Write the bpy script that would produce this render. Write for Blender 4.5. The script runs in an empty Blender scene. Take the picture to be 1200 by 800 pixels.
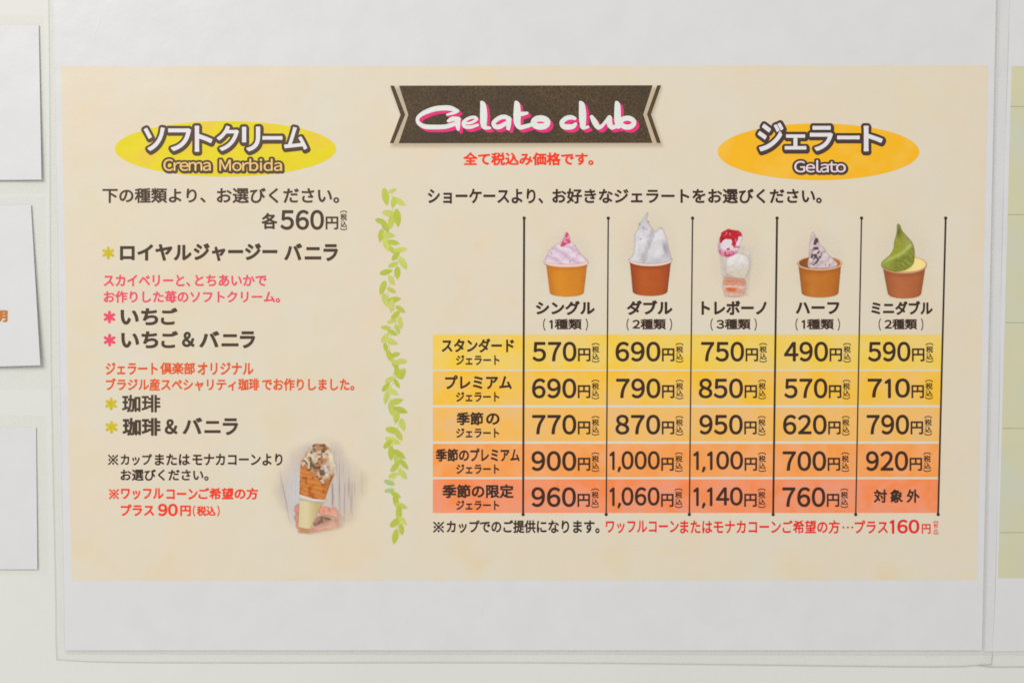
import bpy, math, random
import numpy as np
from mathutils import Vector
from mathutils.geometry import delaunay_2d_cdt

SC = bpy.context.scene
COL = SC.collection
random.seed(7)

# ------------------------------------------------------------------ camera
D, ZC, FOV, PITCH = 0.635, 1.50, math.radians(40), math.radians(3.75)
FPX = 600 / math.tan(FOV / 2)                      # focal length in photograph pixels
cam_data = bpy.data.cameras.new('camera')
cam_data.sensor_fit = 'HORIZONTAL'
cam_data.angle = FOV
cam_data.clip_start, cam_data.clip_end = 0.01, 50
cam = bpy.data.objects.new('camera', cam_data)
COL.objects.link(cam)
cam.location = (0, -D, ZC)
cam.rotation_euler = (math.pi / 2 - PITCH, 0, 0)
SC.camera = cam

# ------------------------------------------------------------------ light
world = bpy.data.worlds.new('World')
SC.world = world
world.use_nodes = True
bg = world.node_tree.nodes['Background']
bg.inputs[0].default_value = (1.0, 0.985, 0.965, 1)
bg.inputs[1].default_value = 0.56


def area(name, loc, aim, size, power, color):
    l = bpy.data.lights.new(name, 'AREA')
    l.shape = 'RECTANGLE'
    l.size, l.size_y = size
    l.energy = power
    l.color = color
    o = bpy.data.objects.new(name, l)
    COL.objects.link(o)
    o.location = loc
    o.rotation_euler = (Vector(aim) - Vector(loc)).to_track_quat('-Z', 'Y').to_euler()
    return o


area('ceiling_lamp', (-1.05, -1.55, ZC + 1.05), (0, 0, ZC), (1.3, 1.0), 29.6, (1.0, 0.985, 0.96))

SC.view_settings.view_transform = 'Standard'
SC.view_settings.look = 'None'
SC.view_settings.exposure = 0.0
SC.view_settings.gamma = 1.0
SC.cycles.use_denoising = False
SC.cycles.max_bounces = 6
SC.cycles.transparent_max_bounces = 24
SC.cycles.filter_width = 1.7

# ------------------------------------------------------------------ wall coordinates
CT, ST = math.cos(PITCH), math.sin(PITCH)


def P(px, py, depth=0.0):
    """point of the plane `depth` metres in front of the wall under a 1200x800 grid point"""
    y = -depth
    dx, dy = (px - 600) / FPX, (400 - py) / FPX
    t = (y + D) / (CT + dy * ST)
    return (t * dx, y, ZC + t * (-ST + dy * CT))


def Pn(px, py, depth):
    px, py = np.asarray(px, float), np.asarray(py, float)
    dx, dy = (px - 600) / FPX, (400 - py) / FPX
    t = (D - depth) / (CT + dy * ST)
    return np.stack([t * dx, np.broadcast_to(-np.asarray(depth, float), t.shape), ZC + t * (-ST + dy * CT)], -1)


MM = 0.001
SHEET = 0.85 * MM                                    # front of the menu paper
LAYER = 0.035 * MM                                  # one film of print


def L(k):
    return SHEET + k * LAYER


# ------------------------------------------------------------------ objects
def tag(o, label=None, cat=None, group=None, kind=None):
    for k, v in (('label', label), ('category', cat), ('group', group), ('kind', kind)):
        if v:
            o[k] = v
    return o


def thing(name, loc, label, cat, group=None):
    o = bpy.data.objects.new(name, None)
    o.empty_display_size = 0.02
    COL.objects.link(o)
    o.location = loc
    return tag(o, label, cat, group)


def root_loc(o):
    while o is not None and o.parent is not None:
        o = o.parent
    return Vector(o.location) if o is not None else Vector((0, 0, 0))


def link(name, verts, faces, mat, parent=None, label=None, cols=None, smooth=False):
    off = root_loc(parent)
    v = np.asarray(verts, float) - np.array(off)[None, :]
    me = bpy.data.meshes.new(name)
    me.from_pydata(v.tolist(), [], [list(f) for f in faces])
    if cols is not None:
        a = me.color_attributes.new('print', 'FLOAT_COLOR', 'POINT')
        a.data.foreach_set('color', np.asarray(cols, np.float32).ravel())
    if smooth:
        me.polygons.foreach_set('use_smooth', [True] * len(me.polygons))
    me.materials.append(mat)
    me.update()
    o = bpy.data.objects.new(name, me)
    COL.objects.link(o)
    if parent is not None:
        o.parent = parent
    if label:
        o['label'] = label
    return o


# ------------------------------------------------------------------ colour and materials
def lin(c):
    c = np.asarray(c, float) / 255.0
    return np.where(c <= 0.04045, c / 12.92, ((c + 0.055) / 1.055) ** 2.4)


def alb(c, x=600.0):
    """ink reflectance for a tone read beside white paper (paper itself is about 0.8)"""
    k = np.asarray(0.945 * (1.0 - 0.135 * np.asarray(x, float) / 1200))
    a = np.clip((lin(c) - 0.014) / (k[..., None] if k.ndim else k), 0.004, None)
    m = np.max(a, axis=-1, keepdims=True)
    return a * np.minimum(1.0, 0.95 / m)


def nd(nt, t, **kw):
    n = nt.nodes.new(t)
    for k, v in kw.items():
        if k.startswith('i_'):
            n.inputs[k[2:].replace('_', ' ')].default_value = v
        else:
            setattr(n, k, v)
    return n


def rgba(c):
    return (float(c[0]), float(c[1]), float(c[2]), 1.0)


def sheet_bump(nt, bsdf, amount=1.0):
    """shallow waviness of a laminated sheet, the same field under every print"""
    geo = nd(nt, 'ShaderNodeNewGeometry')
    n1 = nd(nt, 'ShaderNodeTexNoise', i_Scale=38.0, i_Detail=2.0, i_Roughness=0.5)
    n2 = nd(nt, 'ShaderNodeTexNoise', i_Scale=420.0, i_Detail=2.0, i_Roughness=0.55)
    nt.links.new(geo.outputs['Position'], n1.inputs['Vector'])
    nt.links.new(geo.outputs['Position'], n2.inputs['Vector'])
    b1 = nd(nt, 'ShaderNodeBump', i_Strength=0.12 * amount, i_Distance=0.004)
    b2 = nd(nt, 'ShaderNodeBump', i_Strength=0.06 * amount, i_Distance=0.0006)
    nt.links.new(n1.outputs['Fac'], b1.inputs['Height'])
    nt.links.new(n2.outputs['Fac'], b2.inputs['Height'])
    nt.links.new(b1.outputs['Normal'], b2.inputs['Normal'])
    nt.links.new(b2.outputs['Normal'], bsdf.inputs['Normal'])


def base_mat(name, rough=0.3, spec=0.5, bump=1.0):
    m = bpy.data.materials.new(name)
    m.use_nodes = True
    nt = m.node_tree
    b = nt.nodes['Principled BSDF']
    b.inputs['Roughness'].default_value = rough
    b.inputs['Specular IOR Level'].default_value = spec
    if bump:
        sheet_bump(nt, b, bump)
    return m, nt, b


def mottled(name, tones, scale, detail=3.0, rough=0.3, spec=0.5, bump=1.0, lo=0.36, hi=0.66, distort=0.0, stretch=None):
    """noise through a ramp of ink tones"""
    m, nt, b = base_mat(name, rough, spec, bump)
    geo = nd(nt, 'ShaderNodeNewGeometry')
    n = nd(nt, 'ShaderNodeTexNoise', i_Scale=scale, i_Detail=detail, i_Roughness=0.55, i_Distortion=distort)
    src = geo.outputs['Position']
    if stretch:
        mp = nd(nt, 'ShaderNodeMapping')
        mp.inputs['Scale'].default_value = stretch
        nt.links.new(src, mp.inputs['Vector'])
        src = mp.outputs['Vector']
    nt.links.new(src, n.inputs['Vector'])
    r = nd(nt, 'ShaderNodeValToRGB')
    e = r.color_ramp.elements
    while len(e) < len(tones):
        e.new(0.5)
    for k, t in enumerate(tones):
        e[k].position = lo + (hi - lo) * k / max(1, len(tones) - 1)
        e[k].color = rgba(t)
    nt.links.new(n.outputs['Fac'], r.inputs['Fac'])
    nt.links.new(r.outputs['Color'], b.inputs['Base Color'])
    return m, nt, b, r


def ink(name, c, x=600.0, var=0.10, rough=0.3):
    a = alb(c, x)
    return mottled(name, [a * (1 - var), a, np.clip(a * (1 + var), 0, 0.95)], 900.0, 2.0, rough)[0]


# wall paint
wall_mat, nt, b, _ = mottled('wall_paint', [(0.712, 0.722, 0.678), (0.732, 0.738, 0.692), (0.748, 0.746, 0.702)], 9.0, 4.0, 0.55, 0.3, 0)
geo = nd(nt, 'ShaderNodeNewGeometry')
wn = nd(nt, 'ShaderNodeTexNoise', i_Scale=260.0, i_Detail=3.0)
wb = nd(nt, 'ShaderNodeBump', i_Strength=0.12, i_Distance=0.0008)
nt.links.new(geo.outputs['Position'], wn.inputs['Vector'])
nt.links.new(wn.outputs['Fac'], wb.inputs['Height'])
nt.links.new(wb.outputs['Normal'], b.inputs['Normal'])

paper_mat = mottled('white_paper', [(0.708, 0.703, 0.712), (0.717, 0.714, 0.720), (0.724, 0.724, 0.726)], 60.0, 3.0, 0.28)[0]
card_mat = mottled('card_paper', [(0.70, 0.70, 0.705), (0.72, 0.72, 0.725)], 50.0, 2.0, 0.34)[0]

# cream print of the menu: watercolour clouds of cream, peach and yellow
cream_mat, nt, b, ramp = mottled('cream_print',
    [alb((215, 208, 190)), alb((216, 206, 185)), alb((218, 205, 184)), alb((219, 202, 170))], 30.0, 3.5, 0.28, lo=0.30, hi=0.78, distort=0.4)
geo = nd(nt, 'ShaderNodeNewGeometry')
sep = nd(nt, 'ShaderNodeSeparateXYZ')
nt.links.new(geo.outputs['Position'], sep.inputs[0])
yel = nd(nt, 'ShaderNodeTexNoise', i_Scale=42.0, i_Detail=2.0)
add = nd(nt, 'ShaderNodeVectorMath', operation='ADD')
add.inputs[1].default_value = (3.1, 7.7, 1.3)
nt.links.new(geo.outputs['Position'], add.inputs[0])
nt.links.new(add.outputs[0], yel.inputs['Vector'])
yr = nd(nt, 'ShaderNodeMapRange', i_From_Min=0.54, i_From_Max=0.86)
nt.links.new(yel.outputs['Fac'], yr.inputs['Value'])
zb = nd(nt, 'ShaderNodeMapRange')                  # printed border: yellower clouds towards the foot of the print
zb.inputs['From Min'].default_value = P(600, 625)[2]
zb.inputs['From Max'].default_value = P(600, 678)[2]
zb.inputs['To Min'].default_value = 0.35
zb.inputs['To Max'].default_value = 1.0
nt.links.new(sep.outputs['Z'], zb.inputs['Value'])
mul = nd(nt, 'ShaderNodeMath', operation='MULTIPLY')
nt.links.new(yr.outputs[0], mul.inputs[0])
nt.links.new(zb.outputs[0], mul.inputs[1])
mix = nd(nt, 'ShaderNodeMix', data_type='RGBA')
mix.inputs[7].default_value = rgba(alb((220, 198, 146)))
nt.links.new(mul.outputs[0], mix.inputs[0])
nt.links.new(ramp.outputs['Color'], mix.inputs[6])
nt.links.new(mix.outputs[2], b.inputs['Base Color'])

green_mat = mottled('sage_print', [alb((190, 192, 172), 1190), alb((192, 191, 162), 1190), alb((197, 192, 158), 1190)], 34.0, 3.0, 0.28)[0]

dark_l = ink('dark_ink_veiled', (78, 64, 50), 200)  # same dark ink, lightened here for the film's sheen over the left side
dark_r = ink('dark_ink', (60, 43, 24), 800)
rule_mat = ink('rule_ink', (60, 46, 28), 800)
pink_mat = ink('rose_ink', (234, 82, 108), 220)
orange_mat = ink('orange_ink', (226, 90, 44), 260)
red_mat = ink('red_ink', (238, 62, 26), 500)
scarlet_mat = ink('scarlet_ink', (222, 40, 34), 900)
star_yellow = ink('mustard_ink', (206, 186, 14), 130)
card_orange = ink('amber_ink', (196, 122, 48), 5)
badge_yellow = mottled('lemon_badge_print', [alb((222, 206, 34), 260), alb((226, 208, 42), 260), alb((228, 198, 62), 260)], 70.0, 2.0)[0]
badge_orange = mottled('amber_badge_print', [alb((240, 182, 14), 950), alb((241, 180, 26), 950), alb((236, 182, 58), 950)], 70.0, 2.0)[0]
outline_l = ink('outline_brown_ink', (88, 70, 56), 260)
outline_r = ink('outline_dark_ink', (72, 58, 50), 950)
letter_white = ink('white_lettering', (222, 218, 220), 500, 0.03)
peach_mat = ink('peach_lettering', (236, 196, 122), 260, 0.04)
lilac_mat = ink('pale_lettering', (226, 206, 214), 960, 0.04)
title_white = ink('title_lettering', (218, 222, 216), 600, 0.03)
title_pink = ink('title_rose', (222, 52, 120), 600)
mark_grey = ink('hairline_ink', (168, 166, 136), 1190)

# ribbon: grainy dark brown board
ribbon_mat, nt, b, ramp = mottled('ribbon_board', [alb((54, 44, 34)), alb((74, 60, 44)), alb((92, 74, 50)), alb((106, 86, 58))], 1300.0, 5.0, 0.35, lo=0.3, hi=0.72)
geo = nd(nt, 'ShaderNodeNewGeometry')
cl = nd(nt, 'ShaderNodeTexNoise', i_Scale=45.0, i_Detail=3.0)
nt.links.new(geo.outputs['Position'], cl.inputs['Vector'])
cr = nd(nt, 'ShaderNodeMapRange', i_From_Min=0.35, i_From_Max=0.65, i_To_Min=0.0, i_To_Max=0.55)
nt.links.new(cl.outputs['Fac'], cr.inputs['Value'])
mix = nd(nt, 'ShaderNodeMix', data_type='RGBA')
mix.inputs[7].default_value = rgba(alb((62, 54, 46)))
nt.links.new(cr.outputs[0], mix.inputs[0])
nt.links.new(ramp.outputs['Color'], mix.inputs[6])
nt.links.new(mix.outputs[2], b.inputs['Base Color'])
ribbon_edge = ink('ribbon_edge_ink', (82, 68, 50), 600, 0.2)


def row_mat(name, a, b_, c):
    return mottled(name, [alb(a, 800), alb(b_, 800), alb(c, 800)], 75.0, 3.0, lo=0.36, hi=0.64, distort=0.6)[0]


# printed pictures: tones held in the mesh, clear where nothing is printed
pic_mat, nt, b = base_mat('picture_print', 0.3)
at = nd(nt, 'ShaderNodeVertexColor', layer_name='print')
nt.links.new(at.outputs['Color'], b.inputs['Base Color'])
nt.links.new(at.outputs['Alpha'], b.inputs['Alpha'])

# clear laminate
film_mat = bpy.data.materials.new('laminate_film')
film_mat.use_nodes = True
nt = film_mat.node_tree
nt.nodes.remove(nt.nodes['Principled BSDF'])
out = nt.nodes['Material Output']
nt.nodes.remove(out)
bpy.data.materials.remove(film_mat)


def film(name, milk, clear, white):
    m = bpy.data.materials.new(name)
    m.use_nodes = True
    nt = m.node_tree
    df = nt.nodes['Principled BSDF']
    df.inputs['Base Color'].default_value = (*white, 1)
    df.inputs['Roughness'].default_value = 0.2
    sheet_bump(nt, df, 2.0)
    tr = nd(nt, 'ShaderNodeBsdfTransparent')
    tr.inputs[0].default_value = (clear, clear, clear * 0.996, 1)
    mx = nd(nt, 'ShaderNodeMixShader')
    mx.inputs[0].default_value = milk
    nt.links.new(tr.outputs[0], mx.inputs[1])
    nt.links.new(df.outputs[0], mx.inputs[2])
    nt.links.new(mx.outputs[0], nt.nodes['Material Output'].inputs['Surface'])
    return m


film_mat = film('laminate_film', 0.05, 0.992, (0.82, 0.815, 0.79))
seam_glint_mat = film('laminate_seam_glint', 0.42, 0.985, (0.80, 0.80, 0.785))  # milky strip beside the paper, paints the bright reflection line into the film
edge_shade_mat = film('laminate_edge_shade', 0.30, 0.93, (0.66, 0.655, 0.62))  # greyer outer strip, paints the dark shade line of the film edge
edge_mat = ink('film_edge', (226, 226, 220), 300, 0.02, 0.2)


# ------------------------------------------------------------------ outline shapes from distance fields
def contour(V, x0, y0, h):
    """closed loops around V > 0 (inside on the left)"""
    ny, nx = V.shape
    I = (V > 0).astype(np.int32)
    code = I[:-1, :-1] + 2 * I[:-1, 1:] + 4 * I[1:, 1:] + 8 * I[1:, :-1]
    js, is_ = np.nonzero((code > 0) & (code < 15))
    seg = {1: 'BL', 2: 'RB', 3: 'RL', 4: 'TR', 5: 'BLTR', 6: 'TB', 7: 'TL', 8: 'LT', 9: 'BT', 10: 'RBLT', 11: 'RT', 12: 'LR', 13: 'BR', 14: 'LB'}
    nxt = {}
    for j, i in zip(js.tolist(), is_.tolist()):
        s = seg[int(code[j, i])]
        E_ = {'B': (0, i, j), 'T': (0, i, j + 1), 'L': (1, i, j), 'R': (1, i + 1, j)}
        for k in range(0, len(s), 2):
            nxt[E_[s[k]]] = E_[s[k + 1]]

    def pt(e):
        d, i, j = e
        a = V[j, i]
        b_ = V[j, i + 1] if d == 0 else V[j + 1, i]
        t = min(0.98, max(0.02, a / (a - b_)))
        return (x0 + (i + (t if d == 0 else 0)) * h, y0 + (j + (t if d == 1 else 0)) * h)
    loops = []
    while nxt:
        e = next(iter(nxt))
        loop = []
        while e in nxt:
            loop.append(pt(e))
            e = nxt.pop(e)
        if len(loop) > 5:
            loops.append(thin(loop, h * 0.06))
    return loops


def thin(loop, eps):
    """drop points that lie on the line between their neighbours"""
    p = np.array(loop)
    for _ in range(2):
        if len(p) < 8:
            break
        a, c = np.roll(p, 1, 0), np.roll(p, -1, 0)
        d = c - a
        n = np.hypot(d[:, 0], d[:, 1]) + 1e-12
        dist = np.abs(d[:, 0] * (p[:, 1] - a[:, 1]) - d[:, 1] * (p[:, 0] - a[:, 0])) / n
        keep = (dist > eps) | (np.arange(len(p)) % 2 == 0)
        p = p[keep]
    return p


def fill(loops):
    """triangles (vertex array, index list) over loops with holes"""
    loops = [np.asarray(l, float) for l in loops if len(l) > 2]
    vin, ein, n = [], [], 0
    for l in loops:
        m = len(l)
        vin += [Vector((x, y)) for x, y in l.tolist()]
        ein += [(n + k, n + (k + 1) % m) for k in range(m)]
        n += m
    vo, _, fo, _, _, _ = delaunay_2d_cdt(vin, ein, [], 0, 1e-7)
    pts = np.array([(v.x, v.y) for v in vo])
    tri = np.array([t for t in fo if len(t) == 3])
    c = pts[tri].mean(1)
    ins = np.zeros(len(c), bool)
    for l in loops:
        for (ax, ay), (bx, by) in zip(l, np.roll(l, -1, 0)):
            if ay != by:
                ins ^= ((ay > c[:, 1]) != (by > c[:, 1])) & (c[:, 0] < (bx - ax) * (c[:, 1] - ay) / (by - ay) + ax)
    return pts, [tuple(t) for t in tri[ins].tolist()]


def seg_dist(gx, gy, a, b_):
    """distance of grid points to segments a[k]-b[k]"""
    best = np.full(gx.shape, 1e9)
    for (ax, ay), (bx, by) in zip(a, b_):
        dx, dy = bx - ax, by - ay
        ll = dx * dx + dy * dy + 1e-18
        t = np.clip(((gx - ax) * dx + (gy - ay) * dy) / ll, 0, 1)
        d2 = (gx - ax - t * dx) ** 2 + (gy - ay - t * dy) ** 2
        np.minimum(best, d2, out=best)
    return np.sqrt(best)


def stroke_field(gx, gy, strokes):
    """inside-positive field of tapering round strokes [(x, y, r), ...]"""
    best = np.full(gx.shape, -1e9)
    for s in strokes:
        for (ax, ay, ra), (bx, by, rb) in zip(s[:-1], s[1:]):
            dx, dy = bx - ax, by - ay
            ll = dx * dx + dy * dy + 1e-18
            t = np.clip(((gx - ax) * dx + (gy - ay) * dy) / ll, 0, 1)
            d = np.sqrt((gx - ax - t * dx) ** 2 + (gy - ay - t * dy) ** 2)
            np.maximum(best, ra + (rb - ra) * t - d, out=best)
    return best


def smooth_path(pts, n=6):
    """Catmull-Rom through (x, y, r)"""
    p = [np.array(q, float) for q in pts]
    p = [2 * p[0] - p[1]] + p + [2 * p[-1] - p[-2]]
    res = []
    for k in range(1, len(p) - 2):
        for i in range(n):
            t = i / n
            a, b_, c, d = p[k - 1], p[k], p[k + 1], p[k + 2]
            res.append(tuple(0.5 * (2 * b_ + (c - a) * t + (2 * a - 5 * b_ + 4 * c - d) * t * t + (3 * b_ - a - 3 * c + d) * t ** 3)))
    res.append(tuple(p[-2]))
    return res


# ------------------------------------------------------------------ lettering
GH = 0.0115
GX0, GY0, GN = -0.22, -0.32, 126
_gx, _gy = np.meshgrid(GX0 + GH * np.arange(GN), GY0 + GH * np.arange(GN))
_outl, _field, _shape = {}, {}, {}


def load_outlines(chars):
    obs = []
    for ch in chars:
        c = bpy.data.curves.new('outline', 'FONT')
        c.body = ch
        c.size = 1.0
        o = bpy.data.objects.new('outline', c)
        COL.objects.link(o)
        obs.append((ch, o, c))
    dg = bpy.context.evaluated_depsgraph_get()
    dg.update()
    for ch, o, c in obs:
        cu = o.evaluated_get(dg).to_curve(dg)
        loops = []
        for sp in cu.splines:
            bp = sp.bezier_points
            n = len(bp)
            pts = []
            for k in range(n):
                a, b_ = bp[k], bp[(k + 1) % n]
                p0, p1, p2, p3 = [np.array(q[:2]) for q in (a.co, a.handle_right, b_.handle_left, b_.co)]
                chord = np.linalg.norm(p3 - p0) + 1e-9
                bend = np.linalg.norm(p1 - p0 - (p3 - p0) / 3) + np.linalg.norm(p2 - p0 - (p3 - p0) * 2 / 3)
                m = 1 if bend < 0.02 * chord else 6
                for i in range(m):
                    t = i / m
                    pts.append(p0 * (1 - t) ** 3 + 3 * p1 * t * (1 - t) ** 2 + 3 * p2 * t * t * (1 - t) + p3 * t ** 3)
            if len(pts) > 2:
                loops.append(np.array(pts))
        _outl[ch] = loops
    for ch, o, c in obs:
        bpy.data.objects.remove(o)
        bpy.data.curves.remove(c)


def field(ch):
    if ch in _field:
        return _field[ch]
    if ch == '1':
        f = stroke_field(_gx, _gy, [[(0.53, 0.0, 0.038), (0.53, 0.70, 0.038)], [(0.53, 0.70, 0.038), (0.395, 0.60, 0.036)]])
    elif ch == ',':
        f = stroke_field(_gx, _gy, [[(0.52, 0.03, 0.046), (0.47, -0.10, 0.032)]])
    elif ch == '*':
        f = stroke_field(_gx, _gy, [[(0.5 - 0.40 * math.cos(a), 0.4 - 0.40 * math.sin(a), 0.062), (0.5, 0.4, 0.055), (0.5 + 0.40 * math.cos(a), 0.4 + 0.40 * math.sin(a), 0.062)]
                                    for a in (math.pi / 2, math.pi / 6, -math.pi / 6)])
    elif ch == '※':
        f = stroke_field(_gx, _gy, [[(0.14, 0.02, 0.030), (0.86, 0.74, 0.030)], [(0.14, 0.74, 0.030), (0.86, 0.02, 0.030)]]
                         + [[(x, y, 0.058), (x + 0.001, y, 0.058)] for x, y in ((0.5, 0.68), (0.5, 0.08), (0.2, 0.38), (0.8, 0.38))])
    elif ch == '・':
        f = stroke_field(_gx, _gy, [[(0.5, 0.38, 0.055), (0.501, 0.38, 0.055)]])
    else:
        if ch not in _outl:
            load_outlines([ch])
            _outl[ch] = [l / PITCH_EM for l in _outl[ch]]
        loops = _outl[ch]
        a = np.concatenate(loops)
        b_ = np.concatenate([np.roll(l, -1, 0) for l in loops])
        d = seg_dist(_gx, _gy, a, b_)
        wind = np.zeros(_gx.shape, int)
        for (ax, ay), (bx, by) in zip(a, b_):
            if ay == by:
                continue
            up = (ay <= _gy) & (by > _gy)
            dn = (by <= _gy) & (ay > _gy)
            side = (bx - ax) * (_gy - ay) - (_gx - ax) * (by - ay)
            wind += (up & (side > 0)).astype(int) - (dn & (side < 0)).astype(int)
        f = np.where(wind != 0, d, -d)
    _field[ch] = f
    return f


def shape(ch, grow):
    k = (ch, round(grow, 4))
    if k not in _shape:
        loops = contour(field(ch) + grow, GX0, GY0, GH)
        _shape[k] = fill(loops)
    return _shape[k]


FULL = {c: chr(ord(c) + 0xFEE0) for c in '023456789GelatoCrmMbid&()'}
ADV = {'1': 0.46, ',': 0.17, ' ': 0.5}
LATIN = {'G': .70, 'e': .56, 'l': .30, 'a': .56, 't': .40, 'o': .61, 'C': .66, 'r': .40, 'm': .90, 'M': .86, 'b': .62, 'i': .30, 'd': .62, '&': .72, '(': .36, ')': .36}


def adv(ch):
    if ch in ADV:
        return ADV[ch]
    if ch in '023456789':
        return 0.64
    return LATIN.get(ch, 1.0)


def layout(s, weight):
    """[(points, triangles)] of a string on a one-em pitch and its ink box"""
    items, x = [], 0.0
    for ch in s:
        a = adv(ch)
        if ch != ' ':
            p, t = shape(FULL.get(ch, ch), weight)
            items.append((p + np.array([x + a / 2 - EMC, 0.0]), t))
        x += a * EM
    allp = np.concatenate([p for p, _ in items])
    return items, allp.min(0), allp.max(0)


BOLD = 0.011


class Ink:
    """collects flat print in photograph units; builds one mesh"""

    def __init__(self, depth):
        self.v, self.f, self.depth = [], [], depth
        self.n = 0

    def add(self, xy, tris, dz=0.0):
        v = Pn(xy[:, 0], xy[:, 1], self.depth + dz)
        for t in tris:
            a, b_, c = v[t[0]], v[t[1]], v[t[2]]
            s = (b_[0] - a[0]) * (c[2] - a[2]) - (b_[2] - a[2]) * (c[0] - a[0])
            if abs(s) < 1e-16:
                continue
            self.f.append(tuple(self.n + k for k in (t if s > 0 else t[::-1])))
        self.v.append(v)
        self.n += len(v)
        return self

    def text(self, s, x0, x1, y0, y1, weight=0.015, grow=0.0, shift=(0, 0), alt=False, lift=0.0):
        """lettering whose ink fills x0..x1, y0..y1; grow (pixels) swells it afterwards for an outline"""
        weight += BOLD
        items, lo, hi = layout(s, weight)
        sx, sy = (x1 - x0) / (hi[0] - lo[0]), (y1 - y0) / (hi[1] - lo[1])
        if grow:
            items, _, _ = layout(s, weight + grow / math.sqrt(sx * sy))
        for k, (p, t) in enumerate(items):
            q = np.stack([x0 + (p[:, 0] - lo[0]) * sx + shift[0], y1 - (p[:, 1] - lo[1]) * sy + shift[1]], -1)
            self.add(q, t, (k % 3) * 0.006 * MM + lift if alt else lift)
        return self

    def poly(self, pts):
        p, t = fill([np.array(pts, float)])
        return self.add(p, t)

    def disc(self, cx, cy, rx, ry, n=72):
        a = np.linspace(0, 2 * math.pi, n, endpoint=False)
        return self.poly(np.stack([cx + rx * np.cos(a), cy + ry * np.sin(a)], -1))

    def strokes(self, ss, h=0.3, grow=0.0):
        q = np.array([p for s in ss for p in s])
        m = q[:, 2].max() + grow + 2 * h
        x0, y0, x1, y1 = q[:, 0].min() - m, q[:, 1].min() - m, q[:, 0].max() + m, q[:, 1].max() + m
        gx, gy = np.meshgrid(np.arange(x0, x1, h), np.arange(y0, y1, h))
        return self.add(*fill(contour(stroke_field(gx, gy, ss) + grow, x0, y0, h)))

    def build(self, name, mat, parent, label=None):
        return link(name, np.concatenate(self.v), self.f, mat, parent, label)


TEXTS = ('ソフトクリームジェラート全て税込み価格です。下の種類より、お選びください各円ロイヤルャー バニラスカベとちあいかでお作りした苺の'
         'ごプ倶楽部オナブ産シティ珈琲まカッモコンは※ワ希望方ョケ好きなを季節限定タダドレミアボノハグ対象外提供に…口明')
chars = sorted(set(TEXTS.replace(' ', '')) | set(FULL.values()) | {'国'})
load_outlines(chars + ['国国'])
_w1 = np.concatenate(_outl['国'])[:, 0]
_w2 = np.concatenate(_outl['国国'])[:, 0]
EM = float((_w2.max() - _w2.min()) - (_w1.max() - _w1.min()))       # pitch of one full-width character
EMC = 0.5 * EM
print('EM', EM, 'chars', len(chars))
# the outlines are brought to a one-em pitch
for k in _outl:
    _outl[k] = [l / EM for l in _outl[k]]
PITCH_EM, EM, EMC = EM, 1.0, 0.5


# ------------------------------------------------------------------ printed pictures
_rng = np.random.RandomState(3)
_lat = _rng.rand(256, 256)


def vnoise(x, y, s, seed=0):
    x, y = np.asarray(x) / s + 17.3 * seed, np.asarray(y) / s + 9.1 * seed
    i, j = np.floor(x).astype(int), np.floor(y).astype(int)
    fx, fy = x - i, y - j
    fx, fy = fx * fx * (3 - 2 * fx), fy * fy * (3 - 2 * fy)
    g = lambda a, b_: _lat[a % 256, b_ % 256]
    return (g(i, j) * (1 - fx) + g(i + 1, j) * fx) * (1 - fy) + (g(i, j + 1) * (1 - fx) + g(i + 1, j + 1) * fx) * fy


def sstep(a, b_, v):
    t = np.clip((v - a) / (b_ - a), 0, 1)
    return t * t * (3 - 2 * t)


def poly_sd(X, Y, pts):
    """inside-positive distance to a polygon"""
    p = np.array(pts, float)
    q = np.roll(p, -1, 0)
    d = seg_dist(X, Y, p, q)
    ins = np.zeros(X.shape, bool)
    for (ax, ay), (bx, by) in zip(p, q):
        if ay != by:
            c = ((ay > Y) != (by > Y)) & (X < (bx - ax) * (Y - ay) / (by - ay) + ax)
            ins ^= c
    return np.where(ins, d, -d)


def blob(pts, n=6):
    """closed smooth outline through points"""
    p = [np.array(q, float) for q in pts]
    m = len(p)
    res = []
    for k in range(m):
        a, b_, c, d = p[k - 1], p[k], p[(k + 1) % m], p[(k + 2) % m]
        for i in range(n):
            t = i / n
            res.append(0.5 * (2 * b_ + (c - a) * t + (2 * a - 5 * b_ + 4 * c - d) * t * t + (3 * b_ - a - 3 * c + d) * t ** 3))
    return np.array(res)


def mixc(base, c, w):
    return base + (np.array(c, float) - base) * w[..., None]


def picture(name, box, depth, fn, parent, label=None, step=0.55):
    x0, y0, x1, y1 = box
    xs, ys = np.arange(x0, x1 + step, step), np.arange(y0, y1 + step, step)
    X, Y = np.meshgrid(xs, ys)
    rgb, a = fn(X, Y)
    a = np.clip(a, 0, 1)
    col = np.concatenate([alb(np.clip(rgb, 5, 250), X), a[..., None]], -1).reshape(-1, 4)
    v = Pn(X, Y, depth).reshape(-1, 3)
    nx = len(xs)
    m = np.maximum.reduce([a[:-1, :-1], a[1:, :-1], a[:-1, 1:], a[1:, 1:]]) > 0.012
    js, is_ = np.nonzero(m)
    k = js * nx + is_
    f = np.stack([k + nx, k + nx + 1, k + 1, k], -1)
    used = np.unique(f)
    remap = np.full(len(v), -1)
    remap[used] = np.arange(len(used))
    return link(name, v[used], remap[f].tolist(), pic_mat, parent, label, cols=col[used])


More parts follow.
